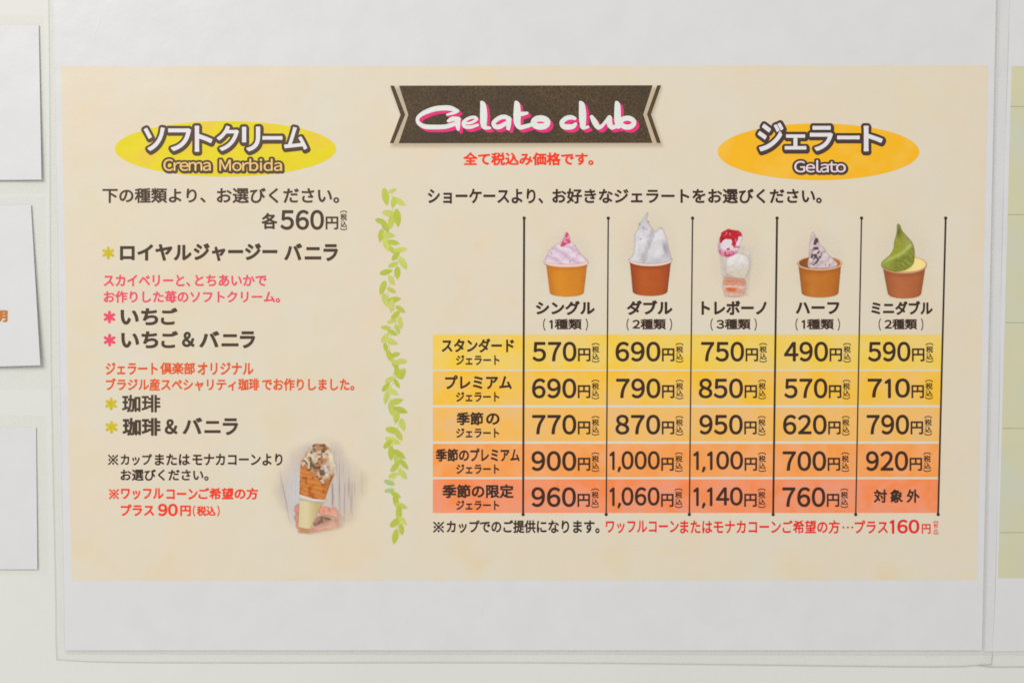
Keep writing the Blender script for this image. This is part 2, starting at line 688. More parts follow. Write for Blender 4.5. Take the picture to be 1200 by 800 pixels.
def grid_sheet(corners, depth_fn, nx, ny):
    """quad grid over four corners given in photograph units (tl, tr, br, bl)"""
    tl, tr, br, bl = [np.array(c, float) for c in corners]
    v, f = [], []
    for j in range(ny + 1):
        for i in range(nx + 1):
            s, t = i / nx, j / ny
            q = (tl * (1 - s) + tr * s) * (1 - t) + (bl * (1 - s) + br * s) * t
            v.append(P(q[0], q[1], depth_fn(s, t)))
    w = nx + 1
    for j in range(ny):
        for i in range(nx):
            k = j * w + i
            f.append((k + w, k + w + 1, k + 1, k))
    return v, f


def slab(name, corners, front, thick, mat, parent, nx=1, ny=1, label=None):
    """a sheet with real thickness: front grid, back grid and rim"""
    v1, f1 = grid_sheet(corners, front, nx, ny)
    v2, f2 = grid_sheet(corners, lambda s, t: front(s, t) - thick, nx, ny)
    n = len(v1)
    f = list(f1) + [tuple(n + k for k in q[::-1]) for q in f2]
    w = nx + 1
    rim = [i for i in range(w)] + [j * w + nx for j in range(1, ny + 1)] + [ny * w + i for i in range(nx - 1, -1, -1)] + [j * w for j in range(ny - 1, 0, -1)]
    for a, b_ in zip(rim, rim[1:] + rim[:1]):
        f.append((a, b_, b_ + n, a + n))
    return link(name, list(v1) + list(v2), f, mat, parent, label)


def film_ring(name, inner, outer, d_in, d_out, parent, thick=0.18 * MM, per=24, wob=0.0, sides=(1, 1, 1, 1), label=None):
    """clear margin of a laminated sheet from the paper edge to the film edge, with rounded corners and a little slack"""
    rnd = random.Random(len(name) + int(inner[0][0]))
    I, O = [np.array(c, float) for c in inner], [np.array(c, float) for c in outer]
    ins, outs = [], []
    for k in range(4):
        a, b_, c, d = I[k], I[(k + 1) % 4], O[k], O[(k + 1) % 4]
        ph = rnd.random() * 6
        for i in range(per):
            t = i / per
            ins.append(a + (b_ - a) * t)
            e = 0.5 - 0.5 * math.cos(2 * math.pi * min(t * 6, (1 - t) * 6, 0.5))       # rounded film corners
            base = c + (d - c) * t
            cen = (I[0] + I[2]) / 2
            nrm = np.array([(b_ - a)[1], -(b_ - a)[0]])
            nrm = nrm / np.linalg.norm(nrm)
            if np.dot(nrm, base - cen) < 0:
                nrm = -nrm
            outs.append(base + nrm * (wob * math.sin(ph + t * 7) * e) - (base - ins[-1]) * 0.12 * (1 - e) * (1 if i == 0 else 0))
    v, f = [], []
    n = len(ins)
    prof = (0.0, 0.10, 0.24, 0.5, 0.76, 0.90, 1.0)
    R = len(prof) - 1
    for r in range(R + 1):
        s = prof[r]
        for k in range(n):
            q = ins[k] * (1 - s) + outs[k] * s
            bulge = math.sin(math.pi * s) * 0.25 * MM * (0.6 + 0.4 * math.sin(k * 0.9 + 1.3))
            v.append(P(q[0], q[1], d_in + (d_out - d_in) * s + bulge))
    back = len(v)
    for r in (R, 0):
        for k in range(n):
            q = outs[k] if r else ins[k]
            v.append(P(q[0], q[1], (d_out if r else d_in) - thick))
    for r in range(R):
        for k in range(n):
            if not sides[k // per]:
                continue
            k2 = (k + 1) % n
            a = r * n
            f.append((a + k, a + n + k, a + n + k2, a + k2))
    for k in range(n):
        if sides[k // per]:
            k2 = (k + 1) % n
            f.append((R * n + k, back + k, back + k2, R * n + k2))
    o = link(name, v, f, film_mat, parent, label, smooth=True)
    o.data.materials.append(seam_glint_mat)
    o.data.materials.append(edge_shade_mat)
    per_row = sum(per for k in range(4) if sides[k])
    for p in o.data.polygons:
        row = p.index // per_row
        p.material_index = 1 if row < 2 else (2 if row >= R - 1 else 0)
    return o


# ================================================================== the wall
wv, wf = [], []
for j in range(2):
    for i in range(2):
        wv += [(-1.3 + 2.6 * i, 0, ZC - 1.1 + 2.2 * j)]
for i, j in ((0, 0), (1, 0), (0, 1), (1, 1)):
    wv.append((-1.3 + 2.6 * i, 0.08, ZC - 1.1 + 2.2 * j))
tag(link('wall', wv, [(0, 1, 3, 2), (4, 6, 7, 5), (0, 2, 6, 4), (1, 5, 7, 3), (2, 3, 7, 6), (0, 4, 5, 1)], wall_mat), kind='structure')

# ================================================================== the menu
menu = thing('menu_poster', P(614, 400), 'large laminated cream menu sheet with dark title ribbon and coloured price table', 'menu')
TLp, TRp, BRp, BLp = (62.0, -60), (1168.6, -60), (1150.6, 761.5), (76.3, 761.5)
slab('paper_sheet', (TLp, TRp, BRp, BLp), lambda s, t: SHEET, 0.22 * MM, paper_mat, menu)
film_ring('laminate_margin', (TLp, TRp, BRp, BLp), ((54.3, -74), (1186, -74), (1164, 781), (64.6, 774.5)), SHEET - 0.02 * MM, 0.32 * MM, menu, per=30, wob=1.2)
slab('printed_panel', ((71, 77.6), (1158, 76.6), (1144.6, 679), (83.6, 680)), lambda s, t: L(1), 0.01 * MM, cream_mat, menu)

# shallow creases pressed into the laminate
for pts, w in (([(118, 14), (116, 26), (112, 38), (110, 52)], 1.1), ([(96, 30), (99, 36)], 0.9), ([(772, 58), (776, 61), (782, 57)], 0.9), ([(846, 71), (852, 67), (860, 69), (870, 60)], 0.9),
               ([(560, 690), (566, 706), (563, 724), (570, 740)], 1.3), ([(586, 702), (596, 694), (602, 688)], 1.0), ([(470, 734), (476, 728), (474, 720)], 0.9),
               ([(690, 716), (698, 722), (706, 718)], 0.9), ([(1036, 703), (1046, 700), (1052, 701)], 0.9), ([(858, 722), (868, 727)], 0.9), ([(322, 712), (336, 704), (342, 700)], 1.0), ([(980, 44), (986, 40), (996, 46)], 0.8)):
    p = smooth_path([(x, y, 0) for x, y in pts], 5)
    v, f = [], []
    for k, q in enumerate(p):
        a_, b_ = p[max(0, k - 1)], p[min(len(p) - 1, k + 1)]
        tx, ty = b_[0] - a_[0], b_[1] - a_[1]
        ln = math.hypot(tx, ty) + 1e-9
        e = math.sin(math.pi * k / (len(p) - 1))
        for o_, hgt in ((-w, -0.01), (0, 0.075 * e), (w, -0.01)):
            v.append(P(q[0] - ty / ln * o_ * (0.3 + e), q[1] + tx / ln * o_ * (0.3 + e), SHEET + hgt * MM + (LAYER * 1.3 if q[1] < 679 and q[1] > 78 else 0)))
    for k in range(len(p) - 1):
        for c in (0, 1):
            a_ = k * 3 + c
            f.append((a_, a_ + 1, a_ + 4, a_ + 3))
    link('laminate_crease', v, f, paper_mat, menu, smooth=True)

# ribbon
rib = Ink(L(2)).poly([(467.6, 100.6), (764.8, 100.2), (753.8, 134.4), (764.6, 167.6), (467.2, 168), (478.6, 134.6)]).build('title_ribbon', ribbon_mat, menu)
Ink(L(2)).poly([(457.4, 100.6), (461.8, 100.6), (474.8, 134.6), (461.2, 168), (456.8, 168), (469.4, 134.6)]).build('ribbon_stripe', ribbon_edge, rib)
Ink(L(2)).poly([(770.2, 100.2), (774.8, 100.2), (762.8, 134.2), (774.4, 167.6), (769.8, 167.6), (758.2, 134.2)]).build('ribbon_stripe', ribbon_edge, rib)

Z13 = 1200 / 90.0


def zp(off, pts):
    return smooth_path([(off + x / Z13, 110 + y / Z13, r) for x, y, r in pts])


def ring(off, cx, cy, rx, ry, r1, r2):
    return [(off + (cx + rx * math.cos(a)) / Z13, 110 + (cy + ry * math.sin(a)) / Z13, r1 + (r2 - r1) * abs(math.sin(a))) for a in np.linspace(0, 2 * math.pi, 40)]


title = [
    zp(480, [(748, 268, 2.0), (640, 228, 3.0), (520, 222, 3.0), (380, 240, 3.0), (240, 292, 2.7), (150, 350, 2.2), (122, 410, 2.1), (150, 468, 2.3), (240, 512, 2.7), (380, 520, 2.7), (540, 516, 2.6), (650, 490, 2.5), (720, 465, 2.2)]),
    zp(480, [(755, 270, 1.6), (690, 300, 1.7), (585, 328, 1.2)]),
    zp(480, [(605, 425, 1.8), (670, 395, 2.8), (765, 395, 2.6)]),
    zp(480, [(752, 400, 3.0), (752, 480, 3.0), (758, 555, 1.8)]),
    zp(480, [(862, 462, 1.4), (960, 455, 1.6), (1045, 400, 1.8), (1010, 366, 1.7), (920, 385, 1.9), (845, 445, 2.0), (860, 510, 2.1), (950, 522, 2.0), (1065, 488, 1.5)]),
    zp(540, [(325, 132, 1.7), (348, 180, 3.3), (356, 330, 4.2), (356, 470, 3.7), (375, 525, 2.5), (455, 535, 1.5)]),
    zp(540, [(760, 400, 2.5), (690, 362, 2.6), (600, 380, 2.6), (515, 450, 2.5), (535, 512, 2.6), (610, 515, 2.7), (690, 470, 2.4), (755, 440, 2.2)]),
    zp(540, [(748, 390, 2.9), (748, 470, 2.9), (742, 542, 2.2)]),
    zp(540, [(862, 130, 1.7), (878, 180, 3.5), (880, 330, 4.3), (882, 450, 3.8), (920, 525, 2.6), (1010, 510, 2.5), (1110, 480, 2.2)]),
    zp(540, [(845, 325, 2.0), (940, 318, 2.5), (1035, 302, 1.7)]),
    ring(600, 446, 450, 114, 64, 2.9, 3.7),
    zp(600, [(980, 385, 2.0), (920, 368, 2.6), (840, 388, 2.8), (780, 445, 2.7), (800, 505, 3.0), (870, 520, 3.2), (950, 510, 2.9), (992, 475, 2.0)]),
    zp(600, [(1068, 134, 1.7), (1092, 180, 3.4), (1102, 330, 4.3), (1105, 470, 3.6), (1112, 530, 2.3), (1190, 520, 1.5)]),
    zp(670, [(312, 362, 2.2), (360, 445, 3.4), (410, 520, 2.8), (470, 505, 2.0), (535, 425, 1.7), (590, 366, 2.3), (588, 450, 3.4), (620, 522, 2.7), (690, 512, 2.2), (750, 490, 2.0)]),
    zp(670, [(700, 134, 1.7), (714, 190, 3.4), (716, 400, 3.9), (728, 510, 2.8)]),
    ring(670, 868, 452, 104, 70, 2.7, 3.0),
]
sh = Ink(L(3))
halo = []
for k in range(1, 5):
    halo += [[(x + k * 0.88, y + k * 0.86, r) for x, y, r in s] for s in title]
sh.strokes(halo, 0.35)
sh.build('lettering_shadow', title_pink, rib, 'rose pink drop shadow of the white title')
Ink(L(4)).strokes(title, 0.3).build('lettering', title_white, rib, 'white brush lettering')

# heading badges -----------------------------------------------------------
def kana_badge(disc_args, mat, label, glyphs, out_mat, sub, sub_box, sub_mat):
    h = Ink(L(2)).disc(*disc_args).build('heading_badge', mat, menu, label)
    o, w = Ink(L(3)), Ink(L(4) + 0.02 * MM)
    for k, (ch, x0, x1, y0, y1) in enumerate(glyphs):
        for n_, shf in enumerate(((0.2, 0.2), (0.8, 1.5))):
            items, lo, hi = layout(ch, 0.016)
            sx, sy = (x1 - x0) / (hi[0] - lo[0]), (y1 - y0) / (hi[1] - lo[1])
            gx, gy = np.meshgrid(np.arange(x0 - 7, x1 + 7, 0.4), np.arange(y0 - 7, y1 + 8, 0.4))
            # outline: distance to the letter measured in print units
            loops = contour(field(ch) + 0.016, GX0, GY0, GH)
            lp = [np.stack([x0 + (l[:, 0] - lo[0]) * sx, y1 - (l[:, 1] - lo[1]) * sy], -1) for l in loops]
            a = np.concatenate(lp)
            b_ = np.concatenate([np.roll(l, -1, 0) for l in lp])
            d = seg_dist(gx, gy, a, b_)
            ins = np.zeros(gx.shape, bool)
            for (ax, ay), (bx, by) in zip(a, b_):
                if ay != by:
                    ins ^= ((ay > gy) != (by > gy)) & (gx < (bx - ax) * (gy - ay) / (by - ay) + ax)
            V = np.where(ins, d, -d) + 3.3
            p, t = fill(contour(V, x0 - 7, y0 - 7, 0.4))
            o.add(p + np.array(shf), t, ((k * 2 + n_) % 6) * 0.005 * MM)
        w.text(ch, x0, x1, y0, y1, 0.016)
    o.build('lettering_outline', out_mat, h)
    w.build('lettering', letter_white, h)
    o, w = Ink(L(3) + 0.002 * MM), Ink(L(4) + 0.02 * MM)
    for s, x0, x1, y0, y1 in sub:
        o.text(s, x0, x1, y0, y1, 0.0, grow=2.4, alt=True)
        o.text(s, x0, x1, y0, y1, 0.0, grow=2.4, shift=(0.5, 0.9), alt=True, lift=-0.02 * MM)
        w.text(s, x0, x1, y0, y1, 0.0)
    o.build('subheading_outline', out_mat, h)
    w.build('subheading', sub_mat, h)


kana_badge((264.2, 174.6, 129.6, 32.6), badge_yellow, 'lemon yellow oval',
           [('ソ', 168.5, 193, 149.5, 177), ('フ', 197, 224, 150.5, 177), ('ト', 228, 249, 147.5, 178), ('ク', 254, 280, 147.5, 177),
            ('リ', 283.5, 305, 148.5, 177.5), ('ー', 307.5, 331, 159.5, 164), ('ム', 333, 360, 149, 175.5)], outline_l,
           [('Crema', 191.5, 247, 186.5, 200.4), ('Morbida', 257, 330.6, 186, 200.6)], None, peach_mat)
kana_badge((959.2, 178, 118.2, 33.2), badge_orange, 'amber orange oval',
           [('ジ', 888, 918, 144, 177.5), ('ェ', 919.5, 945, 157.5, 175.5), ('ラ', 949, 976, 147.5, 177), ('ー', 981, 1007.5, 159, 163.6), ('ト', 1012, 1034.5, 147.5, 177.5)], outline_r,
           [('Gelato', 930.8, 991.2, 187.8, 202.2)], None, lilac_mat)


# lines of text ------------------------------------------------------------
def line(name, mat, segs, weight, label=None, depth=3, parent=None):
    k = Ink(L(depth))
    for s, x0, x1, y0, y1 in segs:
        k.text(s, x0, x1, y0, y1, weight)
    return k.build(name, mat, parent or menu, label)


def tax(k, x0, x1, y0, y1, w=0.015):
    """small upright tax note: bracket, two characters, bracket"""
    h, cx, rx = y1 - y0, (x0 + x1) / 2, (x1 - x0) / 2
    arc = lambda yc, up: [(cx + rx * 0.92 * math.cos(a), yc - up * h * 0.085 * math.sin(a), 0.55) for a in np.linspace(0.15, math.pi - 0.15, 9)]
    k.strokes([arc(y0 + 0.11 * h, 1)], 0.22)
    k.strokes([arc(y1 - 0.11 * h, -1)], 0.22)
    k.text('税', x0 + 0.3, x1 - 0.3, y0 + 0.155 * h, y0 + 0.50 * h, w)
    k.text('込', x0 + 0.3, x1 - 0.3, y0 + 0.525 * h, y0 + 0.845 * h, w)


line('text_line', red_mat, [('全て税込み価格です。', 543, 695.5, 178.6, 194)], 0.025, 'red line under the ribbon')
line('text_line', dark_l, [('下の種類より、', 120, 241, 220.4, 238), ('お選びください。', 254, 397.5, 220.2, 238.2)], 0.014)
k = Ink(L(3)).text('各', 306.5, 325, 249.5, 268.6, 0.02).text('560', 328.6, 379.6, 246, 269.4, 0.014).text('円', 381.6, 396.4, 253.8, 269, 0.014)
tax(k, 398.6, 406.8, 246.8, 269.8)
k.build('price', dark_l, menu)
line('text_line', dark_l, [('ロイヤル', 140.6, 224.5, 286, 305.6), ('ジャージー', 227, 325, 285, 306), ('バ', 333, 354, 285.2, 305), ('ニ', 357, 376.5, 289.5, 304.2), ('ラ', 379, 396, 286, 306)], 0.03)
line('text_line', pink_mat, [('スカイベリーと、', 121.5, 223, 321.8, 335.8), ('とちあいかで', 228.5, 312.5, 321.8, 335.4)], 0.018, 'rose pink line')
line('text_line', pink_mat, [('お作りした苺のソフトクリーム。', 121.5, 328.3, 340.6, 354.8)], 0.018, 'rose pink line')
line('text_line', dark_l, [('いち', 141.2, 185.4, 361, 381), ('ご', 188.5, 208, 360.5, 380.6)], 0.028)
line('text_line', dark_l, [('いち', 142, 185.4, 388, 408), ('ご', 189, 208.6, 387.6, 407.8), ('&', 213.2, 228, 388.6, 406.6), ('バ', 233.5, 257, 387.8, 407), ('ニ', 259.5, 279.5, 391.4, 405.8), ('ラ', 281, 299, 388, 408)], 0.028)
line('text_line', orange_mat, [('ジェラート', 123.8, 184.6, 424.6, 439), ('倶楽部', 187.6, 228.5, 424.4, 438.6), ('オリジナル', 231.5, 297, 424.4, 439.2)], 0.020, 'orange line')
line('text_line', orange_mat, [('ブラジル産スペシャリティ', 124, 276.5, 443, 457.8), ('珈琲', 279, 303.8, 443.2, 457.4), ('でお作りしました。', 307, 415.2, 443, 457.6)], 0.020, 'orange line')
line('text_line', dark_l, [('珈琲', 143, 188, 462.4, 483)], 0.014)
line('text_line', dark_l, [('珈琲', 143.6, 188.2, 489.4, 510.4), ('&', 193, 208, 490.8, 508.6), ('バ', 214, 237, 489, 508.4), ('ニ', 239.5, 258.5, 493, 507.2), ('ラ', 261, 279, 489.8, 509.6)], 0.024)
line('text_line', dark_r, [('※', 126.6, 138.6, 532.4, 544.6), ('カップ', 141.4, 178, 531.6, 545), ('または', 181.5, 222.5, 531.4, 545), ('モナカコーンより', 225.5, 331, 531.2, 545.2)], 0.016)
line('text_line', dark_r, [('お選びください。', 141.2, 244.4, 549.6, 563)], 0.016)
line('text_line', red_mat, [('※', 127.6, 139.4, 572.6, 584.6), ('ワッフル', 141.8, 191.5, 571.6, 585), ('コーン', 195, 231.5, 572.4, 585), ('ご希望の方', 232.5, 302.4, 571.2, 585)], 0.022, 'red line')
line('text_line', red_mat, [('プラス', 141.4, 180.6, 590.4, 604.2), ('90', 185.2, 208.2, 589.8, 604.4), ('円', 211.2, 223.6, 592, 604.4), ('(', 225.8, 228.8, 592, 604.8), ('税込', 230.6, 252.6, 592.4, 604.2), (')', 254.4, 257.4, 592, 604.8)], 0.024, 'red line')
line('text_line', dark_r, [('ショーケースより、', 501.4, 636.5, 221.2, 238.6), ('お好きなジェラートをお選びください。', 647.2, 963, 220.8, 238.6)], 0.018)
line('text_line', dark_r, [('※', 507.6, 520.4, 610.8, 623.6), ('カップでのご提供', 523.4, 627.6, 609, 624.2), ('になります。', 629, 702.6, 609.2, 624.4)], 0.018)
k = Ink(L(3)).text('ワッフルコーン', 710, 795.4, 609.6, 624.4, 0.012).text('またはモナカコーン', 797, 915, 609.4, 624.6, 0.012).text('ご希望の方', 917, 984, 609.2, 624.8, 0.012)
for x in (988.4, 993.6, 998.8):
    k.disc(x, 617.6, 1.25, 1.25, 12)
k.text('プラス', 1001.6, 1040.4, 609.2, 624.6, 0.012).text('160', 1042.4, 1077.4, 608.4, 625.2, 0.018).text('円', 1080.2, 1090.6, 613.6, 625, 0.012)
tax(k, 1093.8, 1099.6, 610.4, 625.6, 0.002)
k.build('text_line', scarlet_mat, menu, 'scarlet note below the table')

star = None
for mat, x, y in ((star_yellow, 126.8, 296.4), (pink_mat, 128.2, 371.4), (pink_mat, 128.4, 398.4), (star_yellow, 130.2, 473.0), (star_yellow, 130.6, 500.2)):
    Ink(L(3)).text('*', x - 6.8, x + 6.8, y - 7.4, y + 7.4, 0.045).build('asterisk', mat, menu, 'mustard yellow' if mat is star_yellow else 'rose pink')

# price table --------------------------------------------------------------
names = [('シングル', '1種類', 628, 697, 352.4, 369, 636.4, 689), ('ダブル', '2種類', 734.6, 788, 351.8, 369, 734.2, 787.6), ('トレボーノ', '3種類', 822, 898.4, 352.2, 369, 832.6, 886.8),
         ('ハーフ', '1種類', 932.6, 983.6, 354, 368, 932.2, 984.4), ('ミニダブル', '2種類', 1021, 1093, 352.6, 369, 1029.6, 1082)]
for s, n_, x0, x1, y0, y1, a0, a1 in names:
    k = Ink(L(3)).text(s, x0, x1, y0, y1, 0.03)
    k.text(n_, a0 + 7, a1 - 7.2, 373.6, 386, 0.02).text('(', a0, a0 + 2.8, 373, 387.4, 0.008).text(')', a1 - 2.8, a1, 373, 387.4, 0.008)
    k.build('column_heading', dark_r, menu)

rows = [
    ('pale yellow row', row_mat('yellow_row_print', (227, 197, 114), (230, 197, 92), (234, 194, 66)), 391.8, 432.6, 1104.4, [('スタンダード', 517.6, 602.4, 396.4, 413)], (534.4, 585.4, 416, 427.6), 400.2, ['570', '690', '750', '490', '590']),
    ('yellow row', row_mat('amber_row_print', (230, 186, 104), (233, 187, 82), (238, 186, 58)), 434.6, 474.2, 1103, [('プレミアム', 521.6, 599.8, 439.4, 455.8)], (534.4, 585.2, 459, 470.6), 443.2, ['690', '790', '850', '570', '710']),
    ('sandy orange row', row_mat('sand_row_print', (226, 180, 118), (230, 180, 104), (234, 178, 84)), 477.4, 516.6, 1101.8, [('季節', 535, 566.4, 482.6, 498), ('の', 569.6, 585.4, 484, 497.4)], (534.6, 585, 501.4, 512.8), 485.6, ['770', '870', '950', '620', '790']),
    ('orange row', row_mat('orange_row_print', (238, 164, 106), (241, 161, 92), (242, 154, 74)), 519.8, 558.6, 1100.4, [('季節の', 510.6, 549.6, 525.4, 540.6), ('プレミアム', 551, 609, 525, 540.4)], (534.6, 585, 543.6, 555), 528.2, ['900', '1,000', '1,100', '700', '920']),
    ('salmon row', row_mat('salmon_row_print', (228, 148, 116), (234, 143, 102), (238, 136, 80)), 561.2, 600.6, 1099.2, [('季節の限定', 518.4, 602, 567.2, 583.4)], (534.6, 585, 586, 597.2), 570.4, ['960', '1,060', '1,140', '760', None]),
]
DX = [  # per row: digits box of each column
    [(624, 675.6), (721.2, 774), (821.6, 872), (918.8, 970.4), (1017.2, 1067)],
    [(623.4, 675.4), (722, 774), (818.8, 870.8), (919, 969.6), (1016.8, 1066.4)],
    [(623.6, 675.4), (721.2, 773.8), (819.6, 870.4), (917.6, 968.8), (1015.6, 1065.4)],
    [(622.8, 675.4), (714.2, 773.2), (812.4, 870.8), (917.2, 968.2), (1014.8, 1064.2)],
    [(622.8, 675.0), (714.2, 773), (812.4, 870.4), (916.8, 967.2), None]]
for r, (lab, mat, y0, y1, xr, head, (jx0, jx1, jy0, jy1), py, prices) in enumerate(rows):
    row = Ink(L(2)).poly([(507.2, y0), (xr, y0), (xr, y1), (507.2, y1)]).build('table_row', mat, menu, lab)
    k = Ink(L(3))
    for s, x0, x1, a, b_ in head:
        k.text(s, x0, x1, a, b_, 0.024)
    k.text('ジェラート', jx0, jx1, jy0, jy1, 0.024)
    k.build('row_heading', dark_r, row)
    for c, s in enumerate(prices):
        k = Ink(L(3))
        if s is None:
            k.text('対', 1024, 1039.4, 573, 588.8, 0.022).text('象', 1043, 1058.2, 573, 588.8, 0.022).text('外', 1062.4, 1077.8, 573, 588.8, 0.022)
        else:
            x0, x1 = DX[r][c]
            k.text(s, x0, x1, py, py + 23.4 + (1.6 if ',' in s else 0), 0.012)
            k.text('円', x1 + 1.7, x1 + 16.4, py + 7.8, py + 23.2, 0.014)
            tax(k, x1 + 17.8, x1 + 26.8, py + 1.6, py + 24.4)
        k.build('price', dark_r, row)

for (xt, xb, w) in ((614.2, 613, 1.15), (712.8, 710.4, 0.75), (811.6, 807.8, 0.75), (910.6, 906, 1.15), (1009.6, 1002.8, 0.75), (1108.2, 1099.4, 1.05)):
    k = Ink(L(4))
    k.strokes([[(xt, 256, w), (xb, 602.4, w)], [(xt, 255.6, 1.9), (xt + 0.01, 255.7, 1.9)], [(xb, 602.4, 1.9), (xb + 0.01, 602.5, 1.9)]], 0.4)
    k.build('column_rule', rule_mat, menu)

# garland of leaves --------------------------------------------------------
A = [(76, 72, 60, 80), (104, 47, 32, -25), (132, 92, 50, 30), (108, 95, 40, 100), (92, 140, 50, 10), (124, 158, 62, 85), (98, 175, 50, 100), (58, 172, 42, 20), (75, 195, 45, 60),
     (57, 230, 45, 100), (88, 228, 45, 5), (80, 265, 50, 75), (108, 258, 42, 10), (105, 290, 40, 45), (137, 288, 45, -10), (118, 312, 40, -50), (147, 342, 50, 60), (107, 348, 38, -25),
     (78, 378, 45, -15), (124, 382, 45, 90), (100, 412, 40, 60), (64, 442, 50, 110), (100, 452, 35, 30), (75, 492, 50, 75), (112, 490, 45, -10), (100, 515, 45, 95), (137, 530, 40, 35),
     (118, 552, 40, -40), (136, 585, 45, 80), (102, 578, 35, -20), (78, 605, 35, 5), (104, 625, 38, 25), (125, 612, 35, 70), (74, 645, 40, -50), (100, 662, 45, 20), (76, 685, 35, 80),
     (92, 720, 45, 70), (115, 715, 35, -20), (112, 745, 35, 30), (137, 742, 42, -10), (128, 785, 40, -30)]
B_ = [(140, 12, 40, 5), (115, 25, 40, 60), (125, 58, 45, 75), (146, 62, 40, -70), (95, 85, 40, -25), (78, 115, 40, -50), (105, 135, 45, 30), (122, 102, 35, 60), (78, 160, 45, 100),
      (118, 175, 50, -15), (100, 205, 50, 80), (138, 210, 50, 20), (120, 240, 45, 100), (145, 270, 45, 75), (105, 292, 50, 10), (130, 312, 45, 60), (105, 335, 55, 20), (85, 348, 40, -45),
      (98, 385, 50, 90), (132, 390, 50, 35), (120, 415, 40, 80), (150, 430, 45, 50), (115, 440, 45, -50), (145, 470, 45, 50), (110, 475, 40, -20), (92, 505, 40, 20), (92, 537, 35, -10),
      (118, 555, 40, 30), (118, 580, 50, 80), (140, 600, 45, 20), (130, 630, 50, 90), (118, 665, 50, -40), (145, 660, 40, 45), (140, 695, 40, 80), (115, 725, 52, 102)]
lv, lf, lc = [], [], []
LEAVES = ([(430 + x / 3.478, 210 + y / 3.478, l_ / 3.478, a) for x, y, l_, a in A] + [(430 + x / 3.478, 420 + y / 3.478, l_ / 3.478, a) for x, y, l_, a in B_])
for k, (x, y, ln, an) in enumerate(LEAVES):
    ca, sa = math.cos(math.radians(an)), math.sin(math.radians(an))
    ln *= 1.24
    hw = ln * random.uniform(0.19, 0.225)
    prof = [(-0.5, 0.0)] + [(u, (1 - (2 * abs(u + 0.04)) ** 2.2) ** 0.8 if abs(u + 0.04) < 0.5 else 0.02) for u in (-0.42, -0.3, -0.15, 0.0, 0.15, 0.3, 0.42)] + [(0.52, 0.0)]
    outl = [(u * ln, w_ * hw) for u, w_ in prof] + [(u * ln, -w_ * hw) for u, w_ in prof[-2:0:-1]]
    n0 = len(lv)
    tone = random.choice([(176, 188, 72), (184, 194, 86), (192, 200, 102), (180, 190, 68), (196, 203, 98)])
    if 560 < y < 580 and x < 458:
        tone = (168, 192, 120)
    c = alb(tone, 460)
    for (u, w_) in outl:
        px, py = x + u * ca - w_ * sa, y + u * sa + w_ * ca
        lv.append(P(px, py, L(2) + (k % 13) * 0.005 * MM))
        lc.append((*(c * random.uniform(0.93, 1.06)), 1.0))
    lf.append(tuple(range(n0, len(lv)))[::-1])
stem = smooth_path([(459, 224, .5), (460, 244, .5), (454, 266, .5), (455, 282, .5), (464, 299, .5), (465, 316, .5), (457, 333, .5), (455, 348, .5), (462, 364, .5), (464, 376, .5), (458, 394, .5), (456, 408, .5),
                    (463, 424, .5), (466, 438, .5), (457, 456, .5), (459, 474, .5), (466, 490, .5), (467, 500, .5), (459, 514, .5), (462, 530, .5), (468, 544, .5), (469, 552, .5), (459, 566, .5), (464, 584, .5), (468, 602, .5), (466, 616, .5), (463, 630, .4)], 4)
for (x0, y0, _), (x1, y1, _) in zip(stem[:-1], stem[1:]):
    n0 = len(lv)
    for x, y in ((x0 - .5, y0), (x1 - .5, y1), (x1 + .5, y1), (x0 + .5, y0)):
        lv.append(P(x, y, L(2) - 0.01 * MM))
        lc.append((*alb((196, 200, 120), 460), 1.0))
    lf.append(tuple(range(n0, n0 + 4)))
link('leaf_garland', lv, lf, pic_mat, menu, None, cols=lc)


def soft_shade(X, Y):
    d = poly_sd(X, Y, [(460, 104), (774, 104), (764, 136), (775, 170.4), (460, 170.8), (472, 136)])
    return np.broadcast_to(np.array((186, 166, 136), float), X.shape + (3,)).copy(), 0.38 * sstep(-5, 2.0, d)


picture('ribbon_print_shadow', (452, 98, 782, 178), L(1) + 0.02 * MM, soft_shade, rib, step=0.9)  # soft tan drop shadow of the ribbon, part of the print


# pictures of the desserts ---------------------------------------------------
def halo_fn(x0, y0, x1, y1, strength=0.45, tone=(222, 214, 204)):
    def fn(X, Y):
        cx, cy, rx, ry = (x0 + x1) / 2, (y0 + y1) / 2, (x1 - x0) / 2, (y1 - y0) / 2
        d = np.sqrt(((X - cx) / rx) ** 2 + ((Y - cy) / ry) ** 2)
        return np.broadcast_to(np.array(tone, float), X.shape + (3,)).copy(), strength * (1 - sstep(0.55, 1.0, d))
    return fn


